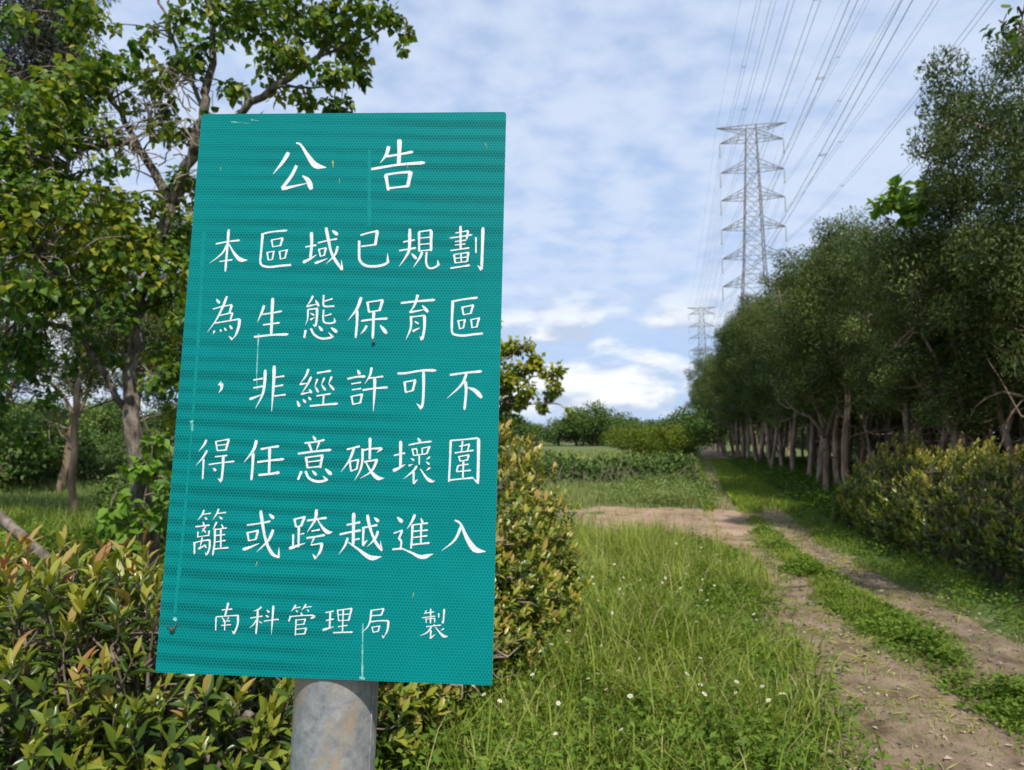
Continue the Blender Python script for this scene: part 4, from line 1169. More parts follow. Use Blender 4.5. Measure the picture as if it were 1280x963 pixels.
# bright sapling crown above the dark row
b = at(1130, 560, 11.0)
cluster_tree('sapling', 'bright green broad-leaved sapling standing out above the dark tree row', 'tree', (b[0] + .3, 11.4, 0),
             [([(b[0] + .3, 11.4, -.1), (b[0] + .25, 11.3, 2.0), tuple(at(1142, 330, 10.2)), tuple(at(1130, 258, 9.9))], .05, .012),
              ([tuple(at(1142, 330, 10.2)), tuple(at(1104, 265, 9.9))], .02, .008)],
             [(at(1120, 240, 9.9), (.15, .16, .13), 40, .95), (at(1100, 258, 9.9), (.14, .16, .12), 40, .95), (at(1138, 254, 9.9), (.18, .16, .14), 46, .9), (at(1152, 240, 9.9), (.14, .16, .12), 30, .9),
              (at(1122, 272, 9.9), (.2, .16, .10), 34, .8)], leaf_fine(.8), (.11, .19), M['broad'], M['twig'], 21)
hang = at(1290, -30, 4.2)
cluster_tree('overhanging_tree', 'broad-leaved tree whose leafy twigs hang into the top right corner', 'tree', (5.6, 4.4, 0),
             [([(5.6, 4.4, -.1), (5.5, 4.4, 2.5), (5.2, 4.3, 4.2), (4.4, 4.2, 4.7), tuple(hang)], .09, .012),
              ([tuple(hang), tuple(at(1278, 20, 4.2)), tuple(at(1272, 60, 4.2))], .006, .003)],
             [(at(1268, 22, 4.2), (.09, .12, .10), 34, .3), (at(1276, 48, 4.25), (.05, .1, .05), 14, .35), (at(1285, 5, 4.3), (.12, .15, .1), 30, .3),
              ((5.0, 4.3, 4.9), (.7, .7, .5), 900, .3), ((5.6, 4.4, 5.2), (.8, .8, .6), 900, .3)],
             leaf_fine(.55), (.05, .085), M['tallow'], M['bark_tallow'], 22)

# ------------------------------------------------------------------ trees at the left
def pts(*a):
    return [tuple(at(x, y, d)) for x, y, d in a]


rngb = np.random.default_rng(77)
TB = at(180, 600, 6.3)
tb = (TB[0], 6.3, 0.0)
paths = [
    ([(tb[0], 6.3, -.15)] + pts((184, 690, 6.3), (180, 620, 6.3), (166, 520, 6.3), (169, 440, 6.3), (172, 390, 6.3), (194, 320, 6.25), (216, 255, 6.2)), .095, .045),
    (pts((167, 530, 6.3), (130, 468, 6.2), (92, 416, 6.1), (40, 402, 5.9), (-40, 380, 5.8)), .036, .016),
    (pts((172, 392, 6.3), (130, 385, 6.1), (88, 362, 5.8), (36, 300, 5.5)), .03, .010),
    (pts((216, 255, 6.2), (192, 216, 6.2), (166, 180, 6.1), (120, 183, 6.0), (88, 194, 5.9), (82, 238, 5.9)), .046, .012),
    (pts((192, 216, 6.2), (150, 140, 6.2), (98, 60, 6.2), (80, -40, 6.2)), .03, .010),
    (pts((216, 255, 6.2), (237, 195, 6.15), (256, 140, 6.1), (264, 80, 6.1), (272, -80, 6.1)), .058, .022),
    (pts((240, 190, 6.1), (298, 142, 6.0), (345, 108, 5.9), (398, 72, 5.9), (440, -5, 5.9), (462, -80, 5.9)), .038, .014),
    (pts((345, 108, 5.9), (385, 110, 5.85), (428, 108, 5.8)), .014, .006),
    (pts((398, 72, 5.9), (455, 50, 5.8), (500, 22, 5.75), (508, 50, 5.75)), .014, .004),
    (pts((256, 140, 6.1), (220, 60, 6.2), (190, -30, 6.3)), .024, .010),
    (pts((172, 392, 6.3), (215, 340, 6.4), (236, 290, 6.5)), .02, .008),
    (pts((172, 392, 6.3), (210, 372, 6.3), (250, 370, 6.4)), .018, .006),
]
blobs = []
for x, y, d, r, c, t in [
    (20, 110, 5.6, .34, 190, .55), (70, 100, 5.7, .28, 150, .55), (125, 85, 6.0, .26, 110, .6), (15, 165, 5.5, .34, 190, .5), (75, 150, 5.7, .30, 150, .6),
    (10, 225, 5.5, .32, 180, .5), (60, 210, 5.6, .28, 120, .45), (110, 140, 6.1, .30, 120, .5), (170, 110, 6.1, .26, 100, .5), (205, 120, 6.2, .24, 110, .45),
    (200, 170, 6.1, .22, 70, .5), (20, 285, 5.5, .32, 170, .6), (75, 275, 5.6, .30, 150, .65), (130, 265, 5.8, .30, 150, .7), (105, 240, 5.9, .26, 60, .5),
    (170, 285, 6.1, .28, 130, .65), (215, 290, 6.2, .24, 90, .6), (40, 335, 5.6, .32, 150, .5), (95, 325, 5.8, .30, 150, .6), (150, 325, 6.0, .30, 150, .6),
    (205, 335, 6.2, .28, 120, .5), (235, 310, 6.3, .2, 70, .5), (5, 370, 5.7, .30, 120, .35), (60, 385, 5.9, .26, 80, .45), (120, 365, 6.1, .30, 120, .45),
    (180, 360, 6.2, .26, 90, .5), (225, 385, 6.4, .24, 90, .45), (215, 430, 6.4, .22, 80, .5), (140, 400, 6.2, .22, 60, .4), (15, 425, 5.9, .26, 80, .25), (200, 470, 6.4, .18, 45, .55),
    (120, 15, 6.1, .22, 90, .6), (95, -10, 6.1, .26, 120, .6), (70, 30, 6.1, .2, 60, .55), (40, -40, 6.0, .4, 160, .5), (20, 40, 6.4, .25, 50, .4),
    (245, 20, 6.1, .26, 110, .5), (265, 70, 6.1, .2, 70, .45), (290, 25, 6.0, .26, 130, .55), (330, 10, 6.0, .26, 140, .5), (330, 65, 6.0, .2, 80, .45),
    (370, 30, 5.9, .26, 140, .5), (385, 75, 5.9, .18, 60, .5), (412, 35, 5.9, .22, 110, .5), (445, 20, 5.85, .22, 110, .5), (440, 65, 5.85, .16, 70, .55), (420, 95, 5.85, .16, 60, .5),
    (440, 100, 5.85, .13, 50, .55), (415, 125, 5.9, .13, 45, .45), (360, 125, 6.0, .16, 60, .65), (310, 118, 6.0, .15, 50, .6), (475, 5, 5.8, .18, 80, .45), (490, 20, 5.8, .10, 30, .45),
    (508, 38, 5.75, .055, 16, .55), (507, 56, 5.75, .05, 14, .6), (350, -40, 5.9, .4, 200, .5), (430, -50, 5.9, .35, 160, .5), (260, -40, 6.1, .4, 180, .5), (225, 75, 6.2, .18, 60, .4),
    (205, 40, 6.2, .14, 26, .4), (180, 60, 6.2, .14, 26, .35), (228, 215, 6.3, .2, 55, .45), (225, 255, 6.3, .2, 55, .45), (180, 240, 6.2, .18, 40, .5), (150, 205, 6.1, .2, 40, .45), (235, 160, 6.2, .16, 40, .5), (25, 440, 5.8, .26, 90, .3), (70, 440, 6.0, .2, 50, .35), (10, 490, 5.9, .24, 80, .25), (45, 480, 6.0, .18, 40, .3), (120, 440, 6.2, .16, 26, .45), (150, 450, 6.2, .14, 24, .5), (10, 540, 5.9, .2, 50, .25), (230, 470, 6.4, .2, 70, .45), (215, 520, 6.4, .18, 60, .5), (225, 570, 6.4, .2, 60, .45), (-30, 300, 5.4, .4, 150, .5), (-40, 180, 5.4, .4, 150, .5), (285, 170, 6.3, .3, 100, .5), (300, 260, 6.5, .4, 120, .5)]:
    blobs.append((at(x, y, d + rngb.uniform(-.25, .25)), (r, r * 1.25, r * .85), int(c * 1.75), t))
tallow = cluster_tree('tallow_tree', 'large leafy tree with yellow flower spikes behind the notice board at left', 'tree', tb, paths, blobs,
                      leaf_heart(), (.048, .078), M['tallow'], M['bark_tallow'], 31, None, .5, 300, 420)
# dead, bare twigs tangled in its crown
g = Geo()
rng = np.random.default_rng(8)
for x, y, d in [(95, 185, 5.7), (120, 180, 5.8), (150, 175, 5.9), (175, 165, 6.0), (200, 200, 6.0), (70, 195, 5.6), (160, 200, 5.9), (215, 110, 6.0), (235, 100, 6.0), (40, 330, 5.5), (70, 310, 5.5), (225, 230, 6.0), (215, 150, 6), (190, 140, 6)]:
    for _ in range(9):
        p0 = at(x + rng.normal() * 14, y + rng.normal() * 10, d)
        dr_ = rng.normal(size=3) * np.array([1, .5, .45]) + np.array([-.3, 0, .1])
        Q = limb_path(p0, dr_, rng.uniform(.2, .55), 6, rng, .7, -.1)
        g.tube(Q, np.linspace(rng.uniform(.004, .010), .002, len(Q)), 5, False)
tag(link('dead_twigs', g.mesh('dead_twigs', M['dead'], True, tb), tallow), kind='stuff')

# leafy creeper and saplings round its foot
cluster_tree('creeper', 'leafy green creeper climbing the trunk of the large left tree', 'vine', (tb[0], 6.05, 0),
             [([(tb[0] + .05, 6.05, -.05)] + pts((178, 640, 6.1), (190, 560, 6.1), (170, 500, 6.1)), .008, .004), ([(tb[0] - .2, 5.9, -.05)] + pts((135, 650, 5.9), (150, 600, 5.9)), .006, .003)],
             [(at(185, 660, 6.1), (.10, .12, .2), 60, .6), (at(190, 600, 6.1), (.12, .12, .25), 60, .6), (at(150, 620, 6.0), (.14, .1, .15), 40, .65), (at(130, 665, 5.9), (.2, .1, .2), 60, .6),
              (at(200, 560, 6.1), (.14, .1, .2), 45, .6), (at(205, 640, 6.0), (.1, .1, .3), 60, .6)], leaf_heart(), (.06, .11), M['broad'], M['twig'], 32)

# dark fine-leaved tree whose trunk shows at the left edge
rng = np.random.default_rng(41)
dk = (-6.95, 9.2, 0)
dark_paths = [([(-6.95, 9.2, -.15), (-6.8, 9.2, 2.0), (-6.75, 9.2, 4.0), (-6.3, 9.3, 6.2), (-6.2, 9.3, 8.6)], .13, .04),
              ([(-6.5, 9.2, 4.0), (-6.0, 9.1, 5.4), (-5.6, 9.0, 6.6)], .05, .015), ([(-6.5, 9.2, 4.4), (-7.2, 9.3, 5.6), (-7.6, 9.3, 6.8)], .05, .015)]
dark_blobs = []
for _ in range(44):
    c = np.array([-6.4, 9.3, 6.9]) + rnd_dirs(1, rng)[0] * np.array([1.0, .9, 1.5]) * rng.uniform(.2, 1)
    dark_blobs.append((c, (.38, .38, .42), 330, .45))
dark_blobs += [((-6.7, 9.0, 3.4), (.4, .3, .5), 300, .3), ((-6.9, 9.0, 2.6), (.4, .3, .5), 300, .25), ((-6.6, 8.9, 2.0), (.25, .3, .4), 160, .25), ((-6.8, 9.0, 4.3), (.4, .3, .5), 300, .3)]
cluster_tree('dark_needle_tree', 'dark grey-green fine-leaved tree filling the top left corner', 'tree', dk, dark_paths, dark_blobs,
             leaf_quick(.16), (.07, .14), M['needle'], M['bark_tallow'], 42, None, .9)

for X_, Y_, s_, pr_, lab in [(-7.6, 14.5, .95, 0, 'dark-crowned tree behind the big left tree, nearest the left edge'), (-5.9, 13.6, .80, 2, 'dark-crowned tree behind the big left tree, close to the notice board'), (-12.0, 19.0, 1.05, 3, 'dark-crowned tree far behind the big left tree'), (-3.6, 11.0, .70, 4, 'smaller dark-crowned tree mostly hidden behind the notice board'), (-9.3, 12.4, .9, 1, 'dark-crowned tree at the left edge behind the fine-leaved tree')]:
    o_ = place_tree(pr_, X_, Y_, s_, X_ * 2, lab)
    o_.name = 'background_tree'; o_['group'] = 'dark-crowned trees behind the big left tree'
# slender, nearly bare tree in the field at the left
sl = at(96, 590, 13.0)
cluster_tree('slender_tree', 'slender pale tree with few leaves standing in the field left of the sign', 'tree', (sl[0], 13.0, 0),
             [([(sl[0], 13, -.1)] + pts((92, 560, 13), (97, 500, 13), (104, 440, 13), (112, 380, 13)), .07, .02), (pts((97, 500, 13), (84, 470, 13), (76, 420, 13)), .03, .01),
              (pts((104, 440, 13), (122, 420, 13), (135, 390, 13)), .025, .008), (pts((92, 560, 13), (80, 540, 13), (66, 520, 13)), .02, .006), (pts((97, 500, 13), (118, 480, 13), (130, 462, 13)), .02, .006)],
             [(at(112, 400, 13), (.4, .4, .3), 50, .4), (at(80, 440, 13), (.3, .4, .3), 30, .4), (at(130, 410, 13), (.3, .4, .3), 40, .4)],
             leaf_quick(.6), (.06, .10), M['tallow'], M['bark_pale'], 43)

# mid-distance tree seen just right of the sign
mt_b = at(640, 560, 15.0)
mid_blobs = [(at(x, y, 15 + rngb.uniform(-.4, .4)), (r, r, r * .8), int(c * 2.0), min(t + .08, 1)) for x, y, r, c, t in [
    (634, 440, .3, 110, .75), (650, 432, .26, 80, .8), (655, 460, .3, 120, .7), (635, 475, .35, 140, .65), (675, 455, .24, 80, .8), (690, 470, .26, 90, .75), (660, 490, .3, 90, .6),
    (690, 495, .2, 50, .6), (675, 510, .2, 50, .55), (697, 482, .15, 30, .7), (645, 505, .3, 90, .5), (715, 516, .08, 14, .6), (610, 450, .5, 250, .65), (590, 420, .6, 250, .65), (560, 460, .6, 250, .6), (620, 520, .5, 200, .45), (585, 495, .6, 250, .5)]]
cluster_tree('field_tree', 'light green field tree half hidden behind the right edge of the notice board', 'tree', (mt_b[0] - 1.0, 15.2, 0),
             [([(mt_b[0] - 1.0, 15.2, -.1), (mt_b[0] - 1.0, 15.2, 1.2)] + pts((590, 500, 15), (600, 440, 15)), .11, .03), (pts((590, 505, 15), (640, 480, 15), (690, 465, 15)), .04, .01),
              (pts((595, 490, 15), (640, 505, 15), (680, 505, 15)), .03, .008), (pts((600, 460, 15), (630, 450, 15), (652, 432, 15)), .03, .008)],
             mid_blobs, leaf_quick(.75), (.09, .15), M['tallow'], M['bark_tallow'], 44)

# ------------------------------------------------------------------ far trees, far hedge
def bushy(seed, n, mat, r=1.0, hgt=1.25):
    rng = np.random.default_rng(seed)
    nc = 46
    c = rnd_dirs(nc, rng) * (rng.uniform(.3, 1, nc) ** .5)[:, None] * np.array([r, r, hgt * .45]) + np.array([0, 0, hgt * .58])
    k = rng.integers(0, nc, n)
    off = rnd_dirs(n, rng) * (rng.uniform(.1, 1, n) ** .5)[:, None] * rng.uniform(.2, .34, nc)[k][:, None]
    V, F = leaves(leaf_quick(.7), c[k] + off, norm(off) + rng.normal(size=(n, 3)) * .6, np.array([0, 0, 1.]) + rng.normal(size=(n, 3)) * .6, rng.uniform(.05, .10, n), rng)
    t = np.clip(.6 * rng.uniform(0, 1, nc)[k] + .4 * rng.uniform(0, 1, n), 0, 1)
    cm = make_mesh('crown', V, F, mat, np.repeat(t, 4))
    gt = Geo()
    gt.tube(limb_path((0, 0, -.05), (0, 0, 1), hgt * .7, 5, rng, .1, .2), np.linspace(.06, .02, 6), 6)
    for _ in range(6):
        a = rng.uniform(0, 2 * PI)
        gt.tube(limb_path((0, 0, hgt * .25), (math.cos(a), math.sin(a), .8), hgt * .5, 4, rng, .3, .2), np.linspace(.03, .008, 5), 5)
    return gt.mesh('trunk', M['bark_tallow'], True), cm


FB = [bushy(51, 5200, M['far']), bushy(52, 5200, M['far'], .9, 1.4), bushy(53, 5200, M['far'], 1.1, 1.1)]
FY = [bushy(54, 5200, M['yellow_far'], 1.1, 1.1), bushy(55, 5200, M['yellow_far'], .9, 1.2)]


def bush_at(name, label, x, y, s, pr, group, zs=1.0):
    o = thing(name, label, 'tree', (x, y, -.05 * s), group)
    o.scale = (s, s, s * zs); o.rotation_euler = (0, 0, rngb.uniform(0, 6.28))
    link('trunk', pr[0], o); link('crown', pr[1], o)


for i, X in enumerate(np.arange(-86, 46, 3.1)):
    y = 112 + rngb.uniform(-8, 8)
    if 29 < X: y += 10
    big = 1.3 if X < -40 else 1.0
    bush_at('far_tree', 'dark green tree in the low tree line beyond the far field', X + rngb.uniform(-1, 1), y, rngb.uniform(3.2, 4.3) * big, FB[i % 3], 'trees of the far tree line', rngb.uniform(.85, 1.15))
px = at(742, 530, 108)
bush_at('far_tree', 'taller round-topped tree rising above the far tree line', px[0], 108, 4.1, FB[1], 'trees of the far tree line', 1.08)
for k, (x, y, d, s) in enumerate([(812, 545, 50, 1.9), (842, 548, 46, 1.8), (785, 548, 64, 2.1), (866, 545, 54, 2.6)]):
    q = at(x, y, d)
    bush_at('roadside_bush', ['yellow-green bush at the far end of the field, the widest one', 'yellow-green bush closest to the start of the tree row', 'yellow-green bush at the left of the far bushes', 'tall bush tucked against the far end of the tree row'][k],
            q[0], d, s, (FY if k < 3 else FB)[k % 2], 'bushes at the far end of the field', .95)
for x_, d_, s_, lab in [(222, 8.6, .75, 'leafy shrub just left of the notice board behind the trunk'), (205, 12.0, .9, 'shrub behind the big trunk at the notice board edge')]:
    q = at(x_, 540, d_)
    bush_at('shrub', lab, q[0], d_, s_, FB[int(d_) % 3], 'shrubs under the left trees', 1.0)
for k, (x, d, s) in enumerate([(28, 21, 1.7), (72, 30, 1.6), (-10, 19, 1.9), (140, 34, 1.5), (10, 34, 2.2)]):
    q = at(x, 540, d)
    bush_at('field_bush', ['mid green bushy tree in the left field, second from the left edge', 'bushy tree in the left field beside the slender bare tree', 'bushy tree at the left edge of the field', 'small bushy tree left of the big trunk, beyond the low hedge', 'bushy tree far back at the left edge'][k],
            q[0], d, s, FB[k % 3], 'bushy trees in the left field', 1.0 if k != 3 else .8)

# long low hedge across the field, overgrown with vines
def hedge_mass(path, height, halfw, n, size, mat, seed, tint_top, tmpl, uneven=.15):
    rng = np.random.default_rng(seed)
    path = np.asarray(path, float)
    s = rng.uniform(0, 1, n)
    seg = np.concatenate([[0], np.cumsum(np.linalg.norm(np.diff(path, axis=0), axis=1))]); seg /= seg[-1]
    cx, cy = np.interp(s, seg, path[:, 0]), np.interp(s, seg, path[:, 1])
    th = rng.uniform(-.05, 1.05, n) * PI
    r = np.sqrt(rng.uniform(.35, 1, n)) * (1 + uneven * fbm(s * 40, th, 1.0))
    z = np.clip(np.abs(np.sin(th)) ** .55 * height * r, .02, None) * rng.uniform(.25, 1, n) ** .35
    lat = np.cos(th) * halfw * r
    dirv = norm(np.array([[path[-1, 0] - path[0, 0], path[-1, 1] - path[0, 1]]]))[0]
    P = np.stack([cx + dirv[1] * lat, cy - dirv[0] * lat, z], -1)
    N_ = np.stack([dirv[1] * np.cos(th), -dirv[0] * np.cos(th), np.sin(th) + .3], -1)
    V, F = leaves(tmpl, P, norm(N_) * .7 + rng.normal(size=(n, 3)) * .7, N_ + rng.normal(size=(n, 3)) * .5, rng.uniform(size[0], size[1], n), rng)
    t = np.clip(rng.uniform(0, .75, n) + tint_top * (z / height) ** 3, 0, 1)
    return V, F, np.repeat(t, len(tmpl[0]))


fh = thing('low_hedge', 'long low vine-covered hedge across the field behind the bare soil', 'hedge', (-6, 23, 0))
V, F, T = hedge_mass([(-24, 22.0), (-8, 23.0), (5.9, 23.2)], 1.05, .7, 26000, (.08, .16), M['far'], 61, .3, leaf_quick(.7), .4)
tag(link('foliage', make_mesh('foliage', V - np.array([-6, 23, 0]), F, M['far'], T), fh), kind='stuff')
g = Geo(); rng = np.random.default_rng(62)
for _ in range(420):
    x = rng.uniform(-24, 6); y = np.interp(x, [-24, -8, 6], [22, 23, 23.2]) - .62 + rng.normal() * .12
    Q = limb_path((x, y, -.02), rng.normal(size=3) * np.array([.5, .2, .2]) + np.array([0, 0, 1]), rng.uniform(.5, .95), 4, rng, .4)
    g.tube(Q, np.linspace(.012, .005, 5), 4, False)
tag(link('stems', g.mesh('stems', M['dead'], True, (-6, 23, 0)), fh), kind='stuff')

# ------------------------------------------------------------------ red-tip hedges
def redtip(name, label, path, heights, halfw, nshoot, seed, n_obj, size, tmpl, redness, low=.25, nleaf=8, stems=90, endround=False, bias=.12, tmax=1.0, rough=.10):
    rng = np.random.default_rng(seed)
    path = np.asarray(path, float); base = np.array([path[:, 0].mean(), path[:, 1].mean(), 0])
    o = thing(name, label, 'hedge', base)
    seg = np.concatenate([[0], np.cumsum(np.linalg.norm(np.diff(path, axis=0), axis=1))]); total = seg[-1]; seg = seg / total
    tang = norm(np.gradient(path, axis=0))

    def locate(s):
        return (np.stack([np.interp(s, seg, path[:, 0]), np.interp(s, seg, path[:, 1])], -1),
                norm(np.stack([np.interp(s, seg, tang[:, 0]), np.interp(s, seg, tang[:, 1])], -1)),
                np.interp(s, seg, heights))
    n = nshoot
    s = rng.uniform(-.02, 1.02, n)
    c, t, h = locate(np.clip(s, 0, 1))
    th = (rng.beta(1.1, 1.1, n) * 1.16 - .08) * PI
    rad = rng.uniform(.62, 1.0, n) ** .5 * (1 + rough * fbm(s * total * 3, th * 2, seed * .37))
    endf = np.sqrt(np.clip(1 - ((np.abs(s - .5) - .36) / .16).clip(0, 1) ** 2, .1, 1)) if endround else np.ones(n)
    lat = np.sign(np.cos(th)) * np.abs(np.cos(th)) ** .6 * halfw * rad * endf
    z = (low + (h - low) * np.abs(np.sin(th)) ** .5 * rad * (.35 + .65 * endf)) * np.where(np.abs(np.cos(th)) > .35, rng.uniform(.45, 1, n), 1)
    side = np.stack([t[:, 1], -t[:, 0]], -1)
    P = np.concatenate([c + side * lat[:, None] + t * (rng.normal(size=n) * .04)[:, None], z[:, None]], 1)
    A = np.concatenate([side * (np.cos(th) * .9)[:, None], (np.sin(th) * .7 + .75)[:, None]], 1)
    A = norm(A + rng.normal(size=(n, 3)) * .28)
    LP, LD, LU, LS, LT = [], [], [], [], []
    ref = np.cross(A, np.array([.3, .2, 1.0])); ref = norm(ref); ref2 = np.cross(A, ref)
    ln = rng.uniform(.09, .17, n)
    top = (z / h.max()).clip(0, 1)
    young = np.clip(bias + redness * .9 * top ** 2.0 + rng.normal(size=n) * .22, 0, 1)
    for k in range(nleaf):
        f = k / (nleaf - 1)
        ang = k * 2.4 + rng.uniform(0, .6, n)
        out_ = ref * np.cos(ang)[:, None] + ref2 * np.sin(ang)[:, None]
        open_ = (1.15 - .75 * f)
        D = A * math.cos(open_) + out_ * math.sin(open_) + rng.normal(size=(n, 3)) * .12
        LP.append(P + A * (ln * (f - 1) * 1.0)[:, None]); LD.append(D); LU.append(A * .8 + np.array([0, 0, .5]) - out_ * .1)
        LS.append(rng.uniform(size[0], size[1], n) * (1 - .35 * f * rng.uniform(0, 1, n)))
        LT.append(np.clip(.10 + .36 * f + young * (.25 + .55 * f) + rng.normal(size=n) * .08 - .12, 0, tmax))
    LP = np.vstack(LP); LD = np.vstack(LD); LU = np.vstack(LU); LS = np.concatenate(LS); LT = np.concatenate(LT)
    ok = LP[:, 2] > .03
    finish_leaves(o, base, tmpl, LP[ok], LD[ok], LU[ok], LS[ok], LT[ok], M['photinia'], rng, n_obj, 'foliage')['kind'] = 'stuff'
    gs = Geo()
    # main stems and the shoot stems that branch off them
    ss = rng.uniform(0, 1, stems); c2, t2_, h2 = locate(ss)
    tips = []
    for i in range(stems):
        b0 = np.array([*(c2[i] + rng.normal(size=2) * halfw * .35), -.05])
        d0 = np.array([*(rng.normal(size=2) * .3), 1.0])
        Q = limb_path(b0, d0, h2[i] * rng.uniform(.7, .98), 7, rng, .38, .2)
        dq = Q[:, :2] - c2[i]; dl_ = np.linalg.norm(dq, axis=1, keepdims=True)
        Q[:, :2] = c2[i] + dq * np.minimum(1, halfw * .62 / np.maximum(dl_, 1e-6))
        gs.tube(Q, np.linspace(.014, .004, len(Q)), 6, False, .5, .1, rng)
        tips.append(Q[2:])
    tips = np.vstack(tips)
    for i in range(0, n, 1 if n < 1600 else 2):
        q0 = P[i] - A[i] * ln[i]
        j = np.argmin(np.sum((tips - q0) ** 2, 1) + .3 * np.maximum(0, tips[:, 2] - q0[2]))
        m_ = (tips[j] + q0) / 2 + rng.normal(size=3) * .03
        gs.tube(catmull([tips[j], m_, q0, P[i]], 7), np.linspace(.0055, .0022, len(catmull([tips[j], m_, q0, P[i]], 7))), 4, False)
    tag(link('stems', gs.mesh('stems', M['twig'], True, base), o), kind='stuff')
    return o


LF = leaf_fine(.31, .24, -.12)
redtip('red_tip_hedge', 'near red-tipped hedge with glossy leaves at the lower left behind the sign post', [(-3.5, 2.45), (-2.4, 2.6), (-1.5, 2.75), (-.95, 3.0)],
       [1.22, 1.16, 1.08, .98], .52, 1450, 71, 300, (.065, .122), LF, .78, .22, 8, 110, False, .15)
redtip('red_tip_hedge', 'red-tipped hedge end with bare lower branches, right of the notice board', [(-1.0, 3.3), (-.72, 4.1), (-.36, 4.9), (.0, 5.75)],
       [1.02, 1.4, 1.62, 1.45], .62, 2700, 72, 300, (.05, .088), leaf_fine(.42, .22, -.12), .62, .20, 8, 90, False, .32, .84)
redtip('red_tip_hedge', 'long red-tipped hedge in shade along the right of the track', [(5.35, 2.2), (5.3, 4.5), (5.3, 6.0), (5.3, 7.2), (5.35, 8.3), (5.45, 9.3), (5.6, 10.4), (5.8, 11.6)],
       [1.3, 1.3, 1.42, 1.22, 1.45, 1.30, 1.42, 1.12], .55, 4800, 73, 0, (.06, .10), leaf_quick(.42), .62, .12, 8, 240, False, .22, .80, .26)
# bare, dead branches on the open side of the hedge end
g = Geo(); rng = np.random.default_rng(74)
hb = bpy.data.objects['red_tip_hedge.001']
for _ in range(26):
    y = rng.uniform(3.5, 4.5); x = np.interp(y, [3.3, 5.75], [-1.0, .0]) + rng.uniform(.3, .5)
    Q = limb_path((x, y, rng.uniform(.25, .9)), (1.0 + rng.normal() * .3, rng.normal() * .5 - .3, rng.normal() * .5 + .2), rng.uniform(.2, .36), 6, rng, .6, .2)
    if project(Q)[0].max() > 688: continue
    g.tube(Q, np.linspace(.008, .003, len(Q)), 5, False)
    for j in (2, 4):
        Q2 = limb_path(Q[j], rng.normal(size=3) + np.array([.8, -.3, .3]), rng.uniform(.1, .25), 4, rng, .6)
        g.tube(Q2, np.linspace(.005, .002, len(Q2)), 4, False)
tag(link('bare_branches', g.mesh('bare_branches', M['dead'], True, np.array(hb.location)), hb), kind='stuff')

# weathered stake leaning in the growth at the left
g = Geo()
A_ = at(-60, 598, 3.95); B_ = at(95, 724, 3.45)
dv = B_ - A_
E_ = A_ + dv * ((A_[2] + .05) / (A_[2] - B_[2]))
S_ = A_ - dv * .9
tt = np.linspace(0, 1, 16)[:, None]
Q = S_ * (1 - tt) + E_ * tt; Q[:, 2] += .02 * np.sin(tt[:, 0] * 9)
g.tube(Q - E_, np.linspace(.030, .022, 16), 9, True, .5, .08, np.random.default_rng(3))
tag(link('wooden_stake', g.mesh('wooden_stake', M['bark_tallow'], True), None, tuple(E_)), 'weathered grey wooden stake leaning behind the near left hedge', 'stake')

# thicket behind the plantation rows
th = thing('thicket', 'dense dark thicket closing the view behind the plantation rows', 'thicket', (24, 24, 0))
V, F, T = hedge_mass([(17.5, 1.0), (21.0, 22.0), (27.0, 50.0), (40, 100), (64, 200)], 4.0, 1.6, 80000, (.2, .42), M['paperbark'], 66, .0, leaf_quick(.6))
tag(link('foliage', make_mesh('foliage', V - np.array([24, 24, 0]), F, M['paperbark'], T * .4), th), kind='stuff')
g = Geo(); rng = np.random.default_rng(67)
for _ in range(120):
    y = rng.uniform(1, 98); x = np.interp(y, [1, 22, 50, 100], [17.5, 21, 27, 40]) + rng.normal() * .5
    g.tube(limb_path((x, y, -.05), (0, 0, 1), 3.0, 5, rng, .3), np.linspace(.05, .01, 6), 5, False)
tag(link('stems', g.mesh('stems', M['twig'], True, (24, 24, 0)), th), kind='stuff')

# ------------------------------------------------------------------ grass and low growth
def blades(X, Y, Z, H, W, lean, T, rng, dirn=None):
    """curved ribbons: 7 points, 5 triangles each"""
    n = len(X)
    a = rng.uniform(0, 2 * PI, n) if dirn is None else dirn + rng.normal(size=n) * .8
    ld = np.stack([np.cos(a), np.sin(a)], -1)
    wa = a + PI / 2 + rng.normal(size=n) * .5
    wd = np.stack([np.cos(wa), np.sin(wa)], -1)
    L_ = lean * rng.uniform(.3, 1.3, n)
    V = np.zeros((n, 7, 3))
    for k, (t, w) in enumerate(((0, 1.0), (.4, .9), (.75, .6))):
        cx = X + ld[:, 0] * H * L_ * t ** 2; cy = Y + ld[:, 1] * H * L_ * t ** 2
        cz = Z + H * (t - .28 * np.minimum(L_, 1.3) * t ** 2.2)
        for q, sg in ((0, -1), (1, 1)):
            V[:, 2 * k + q, 0] = cx + wd[:, 0] * W * w * sg / 2
            V[:, 2 * k + q, 1] = cy + wd[:, 1] * W * w * sg / 2
            V[:, 2 * k + q, 2] = cz
    V[:, 6, 0] = X + ld[:, 0] * H * L_; V[:, 6, 1] = Y + ld[:, 1] * H * L_
    V[:, 6, 2] = Z + H * (1 - .28 * np.minimum(L_, 1.3) - .12 * L_)
    F0 = np.array([(0, 1, 3), (0, 3, 2), (2, 3, 5), (2, 5, 4), (4, 5, 6)])
    F = (F0[None] + (np.arange(n) * 7)[:, None, None]).reshape(-1, 3)
    return V.reshape(-1, 3), F, np.repeat(T, 7)


